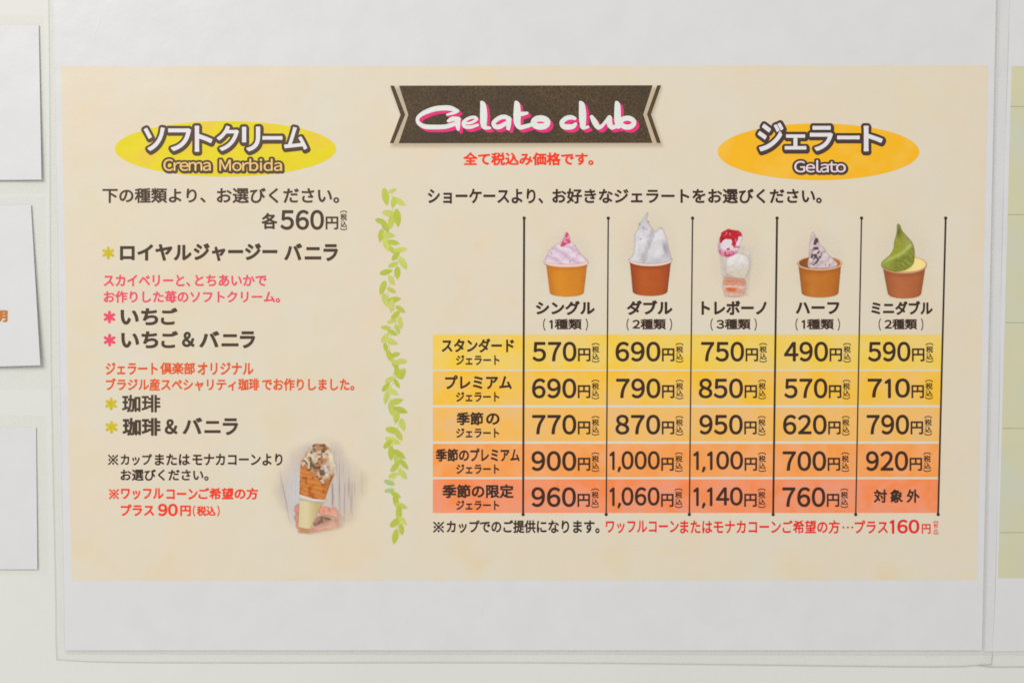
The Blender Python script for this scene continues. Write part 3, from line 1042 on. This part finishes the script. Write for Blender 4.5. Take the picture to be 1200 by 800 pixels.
def cup_fn(xl, xr, yt, sag, bl, br, yb, bsag, tone, edge, rim, rim_w=1.6, sheen=(230, 160, 80)):
    """printed paper cup: rim ellipse front from xl to xr, tapering to bl..br"""
    def fn(X, Y):
        cx, hw = (xl + xr) / 2, (xr - xl) / 2
        t = np.clip((Y - yt) / (yb - yt), 0, 1)
        lft, rgt = xl + 1.2 + (bl - xl - 1.2) * t, xr - 1.2 + (br - xr + 1.2) * t
        u = np.clip((X - lft) / (rgt - lft), 0, 1) * 2 - 1
        top = yt + sag * np.sqrt(np.clip(1 - ((X - cx) / hw) ** 2, 0, 1))
        bot = yb - bsag + bsag * np.sqrt(np.clip(1 - ((X - (bl + br) / 2) / ((br - bl) / 2)) ** 2, 0, 1))
        body = np.minimum.reduce([X - lft, rgt - X, Y - top, bot - Y])
        rimd = np.minimum.reduce([X - xl, xr - X, Y - top + rim_w, top + rim_w * 0.8 - Y])
        rgb = np.broadcast_to(np.array(tone, float), X.shape + (3,)).copy()
        rgb = mixc(rgb, edge, 0.75 * np.abs(u) ** 3.0)
        rgb = mixc(rgb, sheen, 0.35 * np.exp(-((u + 0.35) / 0.3) ** 2) * sstep(0.1, 0.5, t))
        rgb = mixc(rgb, edge, 0.45 * np.exp(-((Y - top - 2.5) / 2.6) ** 2))
        rgb = rgb * (0.965 + 0.07 * (0.5 * vnoise(X, Y, 1.4, 3) + 0.5 * vnoise(X, Y, 7, 4)))[..., None]
        rw = sstep(-0.3, 0.5, rimd)
        rgb = mixc(rgb, rim, rw)
        return rgb, np.maximum(sstep(-0.55, 0.55, body), rw)
    return fn


def swirl_fn(outline, base, dark, light, ridges, seed, soft=0.8, lean=0.5, spots=None, spot_amt=0.0, spot_s=2.0):
    """printed soft-serve: outline with slanting folds"""
    pts = blob(outline)

    def fn(X, Y):
        d = poly_sd(X, Y, pts)
        y0, y1 = pts[:, 1].min(), pts[:, 1].max()
        t = (Y - y0) / (y1 - y0)
        w = np.sin(ridges * 2 * math.pi * (t + lean * (X - pts[:, 0].mean()) / (y1 - y0)) + 2.5 * vnoise(X, Y, 9, seed))
        n = vnoise(X, Y, 5, seed + 1) * 0.6 + vnoise(X, Y, 2, seed + 2) * 0.4
        rgb = np.broadcast_to(np.array(base, float), X.shape + (3,)).copy()
        rgb = mixc(rgb, dark, 0.55 * sstep(0.1, 1.0, w) + 0.35 * sstep(0.5, 0.8, n))
        rgb = mixc(rgb, light, 0.6 * sstep(0.2, 1.0, -w) * sstep(0.3, 0.6, vnoise(X, Y, 7, seed + 5)))
        rgb = mixc(rgb, dark, 0.4 * (1 - sstep(0, 3.0, d)))
        if spots is not None:
            s = vnoise(X, Y, spot_s, seed + 9)
            rgb = mixc(rgb, spots, sstep(1 - spot_amt, 1 - spot_amt + 0.12, s))
        return rgb, sstep(-soft * 0.6, soft, d)
    return fn


def dessert(box, halo_tone=(226, 217, 203)):
    return picture('dessert_picture', box, L(2), halo_fn(*box, 0.16, halo_tone), menu)


# strawberry cup
h = dessert((626, 262, 702, 356)); h['label'] = 'pink soft serve in a yellow cup'
picture('ice_cream', (634, 268, 694, 318), L(3), swirl_fn([(636.5, 307), (640, 300), (645, 292), (652, 286), (657, 284), (660, 278), (663, 272), (666.5, 276), (668, 282), (673, 286), (677, 292), (681, 298), (687, 303), (689.5, 308), (686, 312.5), (664, 315), (643, 312)],
        (218, 200, 212), (192, 160, 186), (226, 220, 222), 3.2, 11, 0.9, -0.6, (206, 140, 166), 0.20), h)


def syrup(X, Y):
    d = poly_sd(X, Y, blob([(656.5, 288), (659, 283), (661.5, 278), (664, 272), (666.5, 275), (668.5, 281), (668, 285), (664, 286), (660, 289)]))
    rgb = np.broadcast_to(np.array((214, 66, 104), float), X.shape + (3,)).copy()
    rgb = mixc(rgb, (228, 150, 170), sstep(0.5, 0.75, vnoise(X, Y, 2.2, 31)))
    return rgb, 0.92 * sstep(-0.5, 0.9, d)


picture('syrup', (652, 268, 674, 292), L(4), syrup, h)
picture('paper_cup', (637, 304, 692, 350), L(3) + 0.016 * MM, cup_fn(638.6, 689.4, 306.5, 5.0, 645, 683.6, 347.4, 4.2, (206, 130, 22), (178, 104, 10), (226, 196, 190), 2.0, (222, 150, 44)), h)

# double soft serve
h = dessert((724, 240, 800, 356)); h['label'] = 'two white peaks of soft serve in a rust brown cup'
picture('ice_cream', (732, 244, 794, 318), L(3), swirl_fn([(737, 304), (741, 299), (743.5, 288), (743.5, 275), (748, 268), (749, 262), (753.5, 257), (757, 250), (759.5, 249), (758.5, 255), (758.5, 259), (762.5, 265), (766, 270.5), (769, 271), (771.2, 268), (774, 265.5), (777.2, 269), (780.6, 277), (783, 287), (785.4, 297), (787, 304), (784, 310), (762, 313.5), (741, 310)],
        (211, 208, 211), (186, 181, 190), (222, 220, 222), 1.1, 21, 1.7, 0.35, (176, 170, 178), 0.12), h)


def fold(X, Y):
    valley = seg_dist(X, Y, [(764, 273), (762, 282), (758, 294)], [(762, 282), (758, 294), (755, 304)])
    bright = seg_dist(X, Y, [(772, 282), (767, 291)], [(767, 291), (759, 306)])
    flank = np.exp(-(((X - 780 - (Y - 292) * 0.25) / 2.6) ** 2 + ((Y - 291) / 7) ** 2))
    left = np.exp(-(((X - 745) / 3.5) ** 2 + ((Y - 293) / 10) ** 2))
    specks = np.zeros(X.shape)
    for cx, cy, r in ((749, 263.5, 1.7), (757.5, 253, 1.5), (754, 267.5, 1.6), (758.5, 268.5, 1.2), (760, 260, 1.0), (756.5, 293.5, 1.4), (751, 280, 1.0), (774.6, 267.5, 1.3), (766, 277, 1.0), (759, 283, 0.9)):
        specks = np.maximum(specks, np.exp(-((X - cx) ** 2 + (Y - cy) ** 2) / r ** 2))
    dark = np.maximum.reduce([0.34 * np.exp(-(valley / 3.0) ** 2) * (0.6 + 0.8 * vnoise(X, Y, 3, 151)), 0.62 * flank, 0.28 * left])
    lit = 0.75 * np.exp(-(bright / 2.2) ** 2)
    warm = 0.7 * np.exp(-(((X - 754.5) / 3) ** 2 + ((Y - 300) / 3.5) ** 2))
    rgb = np.broadcast_to(np.array((168, 162, 174), float), X.shape + (3,)).copy()
    rgb = mixc(rgb, (224, 223, 225), lit / (lit + dark + 1e-3))
    rgb = mixc(rgb, (212, 204, 178), warm)
    specks = specks * sstep(0.25, 0.6, vnoise(X, Y, 2.0, 157))
    rgb = mixc(rgb, (124, 112, 114), specks)
    return rgb, np.maximum.reduce([dark, lit, warm, 0.6 * specks])


picture('cream_fold', (748, 258, 790, 312), L(4), fold, h)
picture('paper_cup', (735, 302, 792, 350), L(3) + 0.016 * MM, cup_fn(736.8, 787.6, 303.6, 7.0, 742, 781.6, 346.6, 4.6, (174, 84, 22), (134, 60, 12), (222, 202, 190), 1.7, (184, 96, 34)), h)

# three scoops in a glass
h = dessert((826, 256, 904, 356)); h['label'] = 'red sauced scoops in a clear glass'


def glass(X, Y):
    d = poly_sd(X, Y, [(842, 290), (884, 288), (876, 347), (848, 347.5)])
    rgb = np.broadcast_to(np.array((206, 200, 200), float), X.shape + (3,)).copy()
    rgb = mixc(rgb, (224, 222, 224), sstep(0.4, 0.8, vnoise(X, Y * 0.3, 4, 41)))
    return rgb, 0.40 * sstep(-1.2, 1.5, d) * (0.55 + 0.45 * sstep(-6, 0, -np.abs(d)))


picture('drinking_glass', (836, 284, 890, 352), L(3), glass, h)


def low_scoop(X, Y):
    d = poly_sd(X, Y, blob([(851, 322), (860, 325), (872, 327), (874.5, 333), (873.5, 341), (870, 346.5), (860, 348), (851, 346.5), (847.5, 340), (847, 332)]))
    yy = Y - 0.05 * (X - 850) + 1.6 * (vnoise(X, Y, 5, 51) - 0.5)
    band = lambda c, w: np.exp(-((yy - c) / w) ** 2)
    rgb = np.broadcast_to(np.array((212, 172, 154), float), X.shape + (3,)).copy()
    rgb = mixc(rgb, (204, 122, 92), 0.85 * band(329, 2.6))
    rgb = mixc(rgb, (190, 118, 104), 0.6 * band(332.6, 0.9))
    rgb = mixc(rgb, (222, 196, 184), 0.7 * band(335.4, 1.1))
    rgb = mixc(rgb, (206, 96, 54), 0.95 * np.exp(-(((X - 857) / 6.5) ** 4 + ((yy - 338.6) / 2.6) ** 4)))
    rgb = mixc(rgb, (206, 140, 116), 0.6 * band(339, 2.2) * sstep(862, 867, X))
    rgb = mixc(rgb, (186, 138, 124), 0.55 * band(342, 0.8))
    rgb = mixc(rgb, (216, 176, 158), 0.6 * band(344, 1.0))
    rgb = mixc(rgb, (160, 128, 112), 0.75 * np.exp(-((Y - 325.4 - 0.10 * (X - 852)) / 0.9) ** 2) + 0.5 * sstep(345.5, 348, Y))
    rgb = mixc(rgb, (206, 180, 170), 0.45 * (1 - sstep(0, 2.5, d)))
    rgb = rgb * (0.94 + 0.12 * vnoise(X, Y, 1.6, 55))[..., None]
    return rgb, 0.96 * sstep(-1.0, 1.4, d)


picture('berry_scoop', (844, 318, 880, 350), L(4), low_scoop, h)


def mid_scoop(X, Y):
    d = poly_sd(X, Y, blob([(850, 312), (851.5, 303), (857, 298.5), (865, 296.5), (873, 298.5), (878, 304), (878, 313), (876, 322), (872, 326.5), (862, 325.5), (852, 321)]))
    rgb = np.broadcast_to(np.array((208, 200, 190), float), X.shape + (3,)).copy()
    rgb = mixc(rgb, (222, 219, 218), 0.9 * sstep(0.2, 0.8, 1 - (Y - 297) / 22 + 0.6 * (vnoise(X, Y, 4, 61) - 0.5)))
    rgb = mixc(rgb, (204, 190, 158), sstep(312, 326, Y) * 0.7)
    rgb = rgb * (0.96 + 0.07 * vnoise(X, Y, 2.6, 63))[..., None]
    rgb = mixc(rgb, (206, 198, 196), 0.5 * (1 - sstep(0, 3.5, d)))
    return rgb, 0.97 * sstep(-1.6, 2.0, d)


picture('vanilla_scoop', (846, 292, 882, 330), L(4) + 0.012 * MM, mid_scoop, h)


def top_scoop(X, Y):
    d = poly_sd(X, Y, blob([(841, 288), (843.5, 279), (846, 272.5), (853, 269), (861, 269.5), (868, 272), (870, 277), (868, 284), (866, 292), (861, 298), (852, 301), (844, 298)]))
    sauce = poly_sd(X, Y, blob([(843, 281), (845.5, 273), (850, 270), (854, 268.3), (861, 269.4), (867, 271), (869.6, 276.6), (865.5, 277.5), (864, 282), (861.5, 288.4), (858, 287.4), (857, 281.5), (853, 280), (848, 281.6), (844.5, 285)]))
    low = sstep(291, 297, Y + 3 * (vnoise(X, Y, 3, 71) - 0.5))
    rgb = np.broadcast_to(np.array((214, 206, 212), float), X.shape + (3,)).copy()
    rgb = mixc(rgb, (206, 120, 146), low * 0.85)
    rgb = mixc(rgb, (196, 60, 92), sstep(0.62, 0.75, vnoise(X, Y, 2.4, 73)) * sstep(286, 292, Y))
    rgb = mixc(rgb, (170, 110, 150), 0.6 * np.exp(-((X - 843) / 1.6) ** 2) * sstep(280, 286, Y))
    red = np.broadcast_to(np.array((184, 26, 44), float), X.shape + (3,)).copy()
    red = mixc(red, (128, 16, 34), sstep(0.5, 0.75, vnoise(X, Y, 3, 75)))
    red = mixc(red, (226, 120, 130), sstep(0.72, 0.85, vnoise(X, Y, 2.2, 77)) * 0.9)
    s = sstep(-0.6, 0.9, sauce + 1.2 * (vnoise(X, Y, 2.2, 79) - 0.5))
    rgb = rgb * (1 - s[..., None]) + red * s[..., None]
    return rgb, np.maximum(sstep(-0.7, 1.0, d), s)


picture('strawberry_scoop', (838, 264, 874, 304), L(4) + 0.03 * MM, top_scoop, h)

# half cup
h = dessert((920, 258, 998, 358)); h['label'] = 'white and dark flecked soft serve in an open brown cup'


def inside_fn(cx, cy, rx, ry, tone, rim):
    def fn(X, Y):
        d = np.sqrt(((X - cx) / rx) ** 2 + ((Y - cy) / ry) ** 2)
        rgb = np.broadcast_to(np.array(tone, float), X.shape + (3,)).copy()
        rgb = rgb * (0.8 + 0.3 * sstep(cx - rx, cx + rx, X))[..., None]
        rgb = mixc(rgb, rim, sstep(0.90, 0.955, d))
        return rgb, 1 - sstep(0.985, 1.025, d)
    return fn


picture('cup_rim', (932, 298, 990, 320), L(3), inside_fn(960.6, 308.2, 26.2, 8.2, (164, 92, 30), (212, 176, 146)), h)
picture('paper_cup', (932, 306, 990, 352), L(3) + 0.016 * MM, cup_fn(934.4, 986.8, 308.4, 7.6, 940.2, 982, 348.4, 4.8, (184, 110, 40), (150, 84, 28), (214, 180, 150), 1.0, (196, 124, 56)), h)
picture('ice_cream', (942, 268, 986, 318), L(4), swirl_fn([(947.5, 313), (948, 300), (948.5, 286), (950.5, 276), (952.5, 271.5), (956, 277), (959, 284), (965, 290), (970, 297), (976, 303), (981, 308), (979, 312.5), (966, 314.5)],
        (206, 190, 190), (178, 158, 164), (222, 212, 210), 3.4, 81, 0.8, 0.9, (170, 100, 110), 0.17, 2.4), h)


def flecks(X, Y):
    d = poly_sd(X, Y, blob([(949, 311.5), (949.5, 302), (952, 293), (953.5, 283), (957, 276), (960, 284), (959.6, 292), (963.5, 297), (961, 304), (955, 310.5)]))
    n = vnoise(X, Y, 2.6, 91)
    rgb = np.broadcast_to(np.array((84, 66, 76), float), X.shape + (3,)).copy()
    return rgb, 0.9 * sstep(-0.5, 1.5, d) * sstep(0.40, 0.55, n)


picture('chocolate_flecks', (946, 274, 964, 314), L(5), flecks, h)

# matcha cup
h = dessert((1018, 250, 1100, 360)); h['label'] = 'tall green swirl over cream in a brown cup'
picture('cup_rim', (1030, 296, 1090, 324), L(3), inside_fn(1059.4, 309.8, 26.8, 9.8, (222, 202, 132), (206, 168, 128)), h)
picture('paper_cup', (1030, 308, 1090, 354), L(3) + 0.016 * MM, cup_fn(1033, 1086, 310.4, 9.4, 1041.6, 1078.6, 349.6, 4.8, (170, 98, 58), (138, 76, 44), (198, 150, 116), 1.0, (178, 108, 68)), h)


def matcha(X, Y):
    pts = blob([(1051.5, 262.5), (1055, 264), (1057, 270), (1063, 277), (1069, 284), (1071.5, 292), (1071.8, 303), (1069, 311), (1060, 316.5), (1049, 318), (1040, 316), (1034, 311.5), (1033.5, 307), (1039, 302), (1043.5, 298), (1047, 291), (1048, 283), (1050, 276), (1051, 269)])
    d = poly_sd(X, Y, pts)
    ridge = seg_dist(X, Y, [(1033, 309), (1041, 304), (1050, 300.5), (1059, 295.5)], [(1041, 304), (1050, 300.5), (1059, 295.5), (1067, 287.5)])
    below = sstep(-1, 3, Y - (309 - (X - 1033) * 0.62))
    upper = 1 - below
    fine = np.sin(1.0 * ((Y - 262) - 0.55 * (X - 1052)) + 8.0 * vnoise(X, Y, 7, 103)) * 0.6 + 0.9 * (vnoise(X, Y * 1.6, 3.0, 104) - 0.5)
    rgb = np.broadcast_to(np.array((142, 146, 58), float), X.shape + (3,)).copy()
    rgb = mixc(rgb, (152, 154, 26), upper * np.exp(-(((X - 1045) / 6) ** 2 + ((Y - 294) / 6) ** 2)) * 0.9)
    rgb = mixc(rgb, (154, 152, 100), upper * sstep(1056, 1068, X) * 0.7)
    rgb = mixc(rgb, (104, 112, 42), below * sstep(1040, 1050, X) * (0.40 + 0.35 * sstep(-0.2, 0.8, fine)))
    rgb = mixc(rgb, (170, 168, 118), below * sstep(1050, 1060, X) * sstep(0.2, 1.0, -fine) * 0.4)
    rgb = mixc(rgb, (174, 182, 92), 0.85 * np.exp(-(ridge / 2.3) ** 2))
    rgb = mixc(rgb, (126, 160, 62), 0.7 * np.exp(-(((X - 1038) / 4.5) ** 2 + ((Y - 309) / 4) ** 2)))
    streak = np.sin(2.2 * (X - 1050) + 2 * vnoise(X, Y, 4, 107))
    rgb = mixc(rgb, (92, 80, 28), np.exp(-(((X - 1053.4) / 3.2) ** 2 + ((Y - 272) / 7) ** 2)) * (0.45 + 0.4 * sstep(0, 0.8, streak)))
    rgb = mixc(rgb, (108, 114, 44), 0.45 * (1 - sstep(0, 2.0, d)))
    rgb = rgb * (0.95 + 0.1 * vnoise(X, Y, 2.0, 109))[..., None]
    return rgb, sstep(-0.6, 0.9, d)


picture('matcha_swirl', (1030, 258, 1076, 322), L(4), matcha, h)


# cone held in a hand
def backdrop(X, Y):
    d = np.sqrt(((X - 374) / 57) ** 2 + ((Y - 572) / 62) ** 2) + 0.22 * (vnoise(X, Y, 16, 111) - 0.5)
    rgb = np.broadcast_to(np.array((214, 203, 197), float), X.shape + (3,)).copy()
    rgb = mixc(rgb, (214, 214, 222), np.exp(-((X - 345) / 13) ** 2) * sstep(535, 560, Y) * 0.8)
    grain = vnoise(X, Y * 0.07, 1.5, 113)
    rgb = mixc(rgb, (160, 144, 146), sstep(0.50, 0.90, grain) * 0.7 * sstep(384, 394, X))
    rgb = mixc(rgb, (170, 160, 160), sstep(0.70, 0.95, grain) * 0.3)
    crack = np.abs(X - (327 + (Y - 550) * 0.19 + 1.5 * vnoise(X * 0, Y, 9, 117)))
    rgb = mixc(rgb, (128, 116, 130), 0.6 * np.exp(-(crack / 0.8) ** 2) * sstep(548, 556, Y) * (1 - sstep(606, 622, Y)))
    crack2 = np.abs(X - (389 + 1.2 * vnoise(X * 0, Y, 7, 118)))
    rgb = mixc(rgb, (130, 118, 122), 0.75 * np.exp(-(crack2 / 1.0) ** 2) * sstep(562, 570, Y) * (1 - sstep(588, 596, Y)))
    return rgb, 0.70 * (1 - sstep(0.45, 1.04, d))


h = picture('dessert_picture', (308, 502, 440, 640), L(2), backdrop, menu, 'ice cream cone held in a hand, with soft faded edges')


def hand(X, Y):
    # thumb from the right across the sleeve, finger tips at the left, the heel of the hand fading out below
    thumb = poly_sd(X, Y, blob([(373.5, 598.5), (374.5, 594.8), (378, 593), (383.5, 594), (388, 595.6), (391.6, 594), (395, 597), (399, 602), (404, 607), (404, 613), (397, 611.5), (391, 606), (385, 604.4), (378, 603.2), (374.4, 601.6)]))
    heel = poly_sd(X, Y, blob([(363, 620), (367, 616), (374, 614.4), (383, 612), (391, 608), (398, 609), (404, 612), (402, 618), (392, 620), (380, 622), (368, 626), (362, 626)]))
    f1 = poly_sd(X, Y, blob([(350.5, 591.2), (347.6, 591), (345.4, 594), (345.4, 598.6), (347.6, 601), (350.5, 600.6)]))
    f2 = poly_sd(X, Y, blob([(350, 602), (347, 601.8), (345, 605), (346, 609.4), (349.6, 610.2)]))
    f3 = poly_sd(X, Y, blob([(349.5, 611.4), (347, 612.4), (347, 616), (349, 619.6), (352, 618)]))
    tip = poly_sd(X, Y, blob([(351, 620.5), (349, 622), (350.5, 626), (358, 627.6), (364, 626), (363, 621.6)]))
    gap = poly_sd(X, Y, blob([(367, 614.5), (370, 607.5), (374, 604.4), (382, 605), (388.6, 607.6), (384.6, 610.8), (377, 613.4), (370, 616)]))
    allm = np.maximum.reduce([thumb, f1, f2, f3, tip])
    rgb = np.broadcast_to(np.array((219, 164, 142), float), X.shape + (3,)).copy()
    rgb = mixc(rgb, (224, 136, 112), np.exp(-(((X - 378) / 5) ** 2 + ((Y - 598) / 4) ** 2)) * 0.9)
    rgb = mixc(rgb, (222, 150, 130), np.exp(-(((X - 391) / 3.4) ** 2 + ((Y - 597) / 3) ** 2)) * 0.8)
    rgb = mixc(rgb, (190, 128, 108), 0.6 * np.exp(-(((X - 386) / 1.6) ** 2 + ((Y - 598) / 4) ** 2)))
    rgb = mixc(rgb, (200, 130, 108), 0.8 * np.exp(-(thumb / 1.3) ** 2) * sstep(601, 604, Y))
    rgb = mixc(rgb, (222, 200, 178), sstep(392, 402, X) * 0.8)
    rgb = mixc(rgb, (208, 138, 120), 0.75 * (1 - sstep(351, 356, X)))
    rgb = mixc(rgb, (150, 92, 78), 0.55 * (1 - sstep(352, 354, X)) * np.maximum(np.exp(-((Y - 601.4) / 0.8) ** 2), np.exp(-((Y - 610.8) / 0.8) ** 2)))
    rgb = mixc(rgb, (214, 150, 130), sstep(616, 621, Y) * (1 - sstep(366, 376, X)) * 0.7)
    rgb = mixc(rgb, (222, 198, 178), sstep(613, 621, Y) * sstep(376, 394, X) * 0.9)
    rgb = rgb * (0.96 + 0.08 * vnoise(X, Y, 2.0, 141))[..., None]
    g = sstep(-1.6, 1.8, gap) * (1 - sstep(-0.8, 0.8, thumb))
    rgb = mixc(rgb, (118, 88, 70), g * (0.5 + 0.5 * sstep(0.3, 0.7, vnoise(X, Y, 3, 145))) * 0.9)
    fade = (1 - sstep(386, 410, X + 4 * (vnoise(X, Y, 6, 143) - 0.5))) * (1 - sstep(616, 628, Y + 3 * (vnoise(X, Y, 5, 147) - 0.5)))
    return rgb, np.maximum.reduce([sstep(-1.3, 1.5, allm), 0.95 * sstep(-2.5, 4.0, heel), g]) * np.clip(fade * 1.2, 0, 1)


picture('hand', (340, 586, 412, 632), L(3), hand, h)


def sleeve(X, Y):
    d = poly_sd(X, Y, [(351, 580), (366, 585.2), (380.5, 586.5), (376.5, 592), (363.4, 619.4), (356, 619.2), (349.6, 617)])
    base = poly_sd(X, Y, [(350, 617), (363.4, 619.5), (362.4, 624.6), (352, 624)])
    edge = poly_sd(X, Y, [(351, 577.8), (366, 582.8), (382.4, 584.6), (382, 587.6), (366, 586.8), (351, 582.4)])
    rgb = np.broadcast_to(np.array((213, 197, 152), float), X.shape + (3,)).copy()
    rgb = mixc(rgb, (190, 172, 120), sstep(0.3, 1.0, (X - 352) / 22))
    rgb = mixc(rgb, (218, 206, 164), np.exp(-((X - 358) / 4) ** 2) * 0.6)
    rgb = mixc(rgb, (176, 162, 164), np.exp(-((Y - 584.5 - 0.16 * (X - 351)) / 1.6) ** 2) * 0.7)
    rgb = mixc(rgb, (218, 204, 196), sstep(-0.4, 0.6, edge))
    rgb = mixc(rgb, (190, 132, 92), sstep(-0.4, 0.8, base) * 0.9)
    return rgb, sstep(-0.5, 0.7, np.maximum.reduce([d, base, edge]))


picture('cone_sleeve', (346, 574, 386, 628), L(4), sleeve, h)


def waffle(X, Y):
    d = poly_sd(X, Y, [(352, 542.5), (362, 546), (372, 553), (381, 562), (392, 555), (386, 569), (380.4, 585.4), (366, 583.6), (351, 578.6)])
    u, v = (X - 352) * 0.95 + (Y - 542) * 0.35, (Y - 542) - (X - 352) * 0.30
    g = np.maximum(0.35 * np.cos(u * 0.95) ** 8, np.cos(v * 0.62 + 2.2 * vnoise(X, Y, 7, 123)) ** 6)
    rgb = np.broadcast_to(np.array((196, 116, 50), float), X.shape + (3,)).copy()
    rgb = mixc(rgb, (214, 150, 86), g * 0.7)
    rgb = mixc(rgb, (150, 74, 22), sstep(0.5, 0.8, vnoise(X, Y, 4, 121)) * 0.6)
    rgb = mixc(rgb, (150, 80, 34), sstep(376, 390, X) * 0.6)
    return rgb, sstep(-0.5, 0.7, d)


picture('waffle_cone', (348, 538, 396, 590), L(4) + 0.012 * MM, waffle, h)


def nutty(X, Y):
    d = poly_sd(X, Y, blob([(353, 542), (357, 536), (360, 529), (365, 523), (371, 519.5), (378, 520), (385, 525), (390.5, 533), (392.6, 543), (391, 552), (389, 559), (383, 564), (377, 566), (371, 560), (363, 552), (357, 547)]) )
    d = d + 3.4 * (vnoise(X, Y, 4, 137) - 0.5) + 1.4 * (vnoise(X, Y, 1.8, 138) - 0.5)
    n, m, q = vnoise(X, Y, 3.6, 131), vnoise(X, Y, 2.6, 133), vnoise(X, Y, 1.6, 135)
    rgb = np.broadcast_to(np.array((198, 176, 148), float), X.shape + (3,)).copy()
    rgb = mixc(rgb, (222, 210, 192), sstep(0.52, 0.72, q) * 0.8)
    rgb = mixc(rgb, (182, 122, 76), sstep(0.50, 0.68, n) * (1 - sstep(383, 389, X)) * 0.9)
    rgb = mixc(rgb, (96, 76, 62), sstep(0.60, 0.72, m) * (1 - sstep(378, 388, X)) * 0.9)
    rgb = mixc(rgb, (222, 214, 186), np.exp(-(((X - 388.5 - (Y - 535) * 0.12) / 3.4) ** 2 + ((Y - 535) / 10) ** 2)) * 0.95)
    rgb = mixc(rgb, (210, 208, 214), np.exp(-(((X - 381 - (Y - 548) * 0.35) / 2.6) ** 2 + ((Y - 549) / 7) ** 2)) * 0.9)
    rgb = mixc(rgb, (84, 76, 62), np.exp(-(((X - 367 - (Y - 545) * 0.5) / 2.2) ** 2 + ((Y - 545) / 6) ** 2)) * 0.85)
    rgb = mixc(rgb, (88, 70, 70), np.exp(-(((X - 368.5) / 2.4) ** 2 + ((Y - 526.5) / 2.4) ** 2)) * 0.8)
    rgb = mixc(rgb, (178, 118, 76), np.exp(-(((X - 381) / 3) ** 2 + ((Y - 538.5) / 2.4) ** 2)) * 0.85)
    rgb = mixc(rgb, (176, 108, 56), sstep(553, 558, Y) * sstep(384, 388, X) * 0.85)
    rgb = mixc(rgb, (226, 186, 150), np.exp(-(((X - 379) / 2.4) ** 2 + ((Y - 565) / 2.4) ** 2)) * 0.8)
    return rgb, sstep(-0.6, 0.9, d)


picture('ice_cream', (350, 515, 398, 570), L(5), nutty, h)

# ================================================================== the neighbouring sheet
side = thing('laminated_sheet', P(1330, 400), 'neighbouring laminated white sheet with a sage green print, cut off at the right', 'sheet')
d2 = 0.38 * MM
TLs, TRs, BRs, BLs = (1170.6, -60), (1560, -60), (1540, 762.4), (1153.4, 762.4)
slab('paper_sheet', (TLs, TRs, BRs, BLs), lambda s, t: d2, 0.2 * MM, paper_mat, side)
film_ring('laminate_margin', (TLs, TRs, BRs, BLs), ((1163, -74), (1574, -74), (1554, 778), (1145, 782)), d2 - 0.02 * MM, 0.24 * MM, side, per=30, wob=0.8, sides=(1, 1, 1, 0))
slab('printed_panel', ((1185.6, 77.6), (1545, 78), (1530, 678), (1169.4, 677)), lambda s, t: d2 + LAYER, 0.01 * MM, green_mat, side)
k = Ink(d2 + 2 * LAYER)
for y, a in ((125, 1184), (251.6, 1181), (378, 1178), (501.6, 1174.6), (623.6, 1171)):
    k.poly([(a, y - 0.5), (1543, y - 0.5), (1543, y + 0.5), (a, y + 0.5)])
k.build('ruled_lines', mark_grey, side)

# ================================================================== the small cards at the left
def card(label, corners, lift, film, mark=None):
    c = np.mean(np.array(corners), 0)
    t = thing('paper_card', P(c[0], c[1]), label, 'card', 'white cards pinned beside the menu')
    front = lambda s, u: (0.36 + lift[0] * s ** 2 * (0.35 + 0.65 * u) + lift[1] * u ** 2.2) * MM
    slab('card_sheet', corners, front, 0.25 * MM, card_mat, t, 10, 10)
    v, f = grid_sheet(film, lambda s, u: (0.16 + 0.10 * math.sin(5 * s + 3 * u) * s) * MM, 14, 14)
    v2, _ = grid_sheet(film, lambda s, u: 0.03 * MM, 14, 14)
    n = len(v)
    w = 15
    rim = list(range(w)) + [j * w + 14 for j in range(1, w)] + [14 * w + i for i in range(13, -1, -1)] + [j * w for j in range(13, 0, -1)]
    f = list(f) + [(a, b_, b_ + n, a + n) for a, b_ in zip(rim, rim[1:] + rim[:1])]
    link('clear_sleeve', v + v2, f, film_mat, t, smooth=False)
    if mark:
        mark(t, front)
    return t


card('topmost white card left of the menu, blank, squarely hung', ((-190, 30), (45.4, 29.4), (48.6, 210.6), (-190, 212.4)), (0.8, 0.45), ((-200, 19), (51.4, 18), (54.6, 226), (-200, 229)))


def amber_mark(t, front):
    d = front(0.86, 0.62) + 0.03 * MM
    Ink(d + 0.25 * MM).text('明', -6.6, 8.6, 363.6, 377.4, 0.03).build('printed_mark', card_orange, t)


card('middle white card left of the menu, tilted, with an amber printed character', ((-190, 243), (36.2, 240), (47.2, 427.8), (-190, 435)), (1.2, 0.9), ((-200, 233), (52.8, 231), (58, 455), (-200, 459)), amber_mark)
card('lowest white card left of the menu, blank, with a clear border below it', ((-190, 501), (42.2, 500.4), (43.8, 666.6), (-190, 667.4)), (0.35, 0.12), ((-200, 487), (54.6, 486), (56, 672.4), (-200, 673.6)))
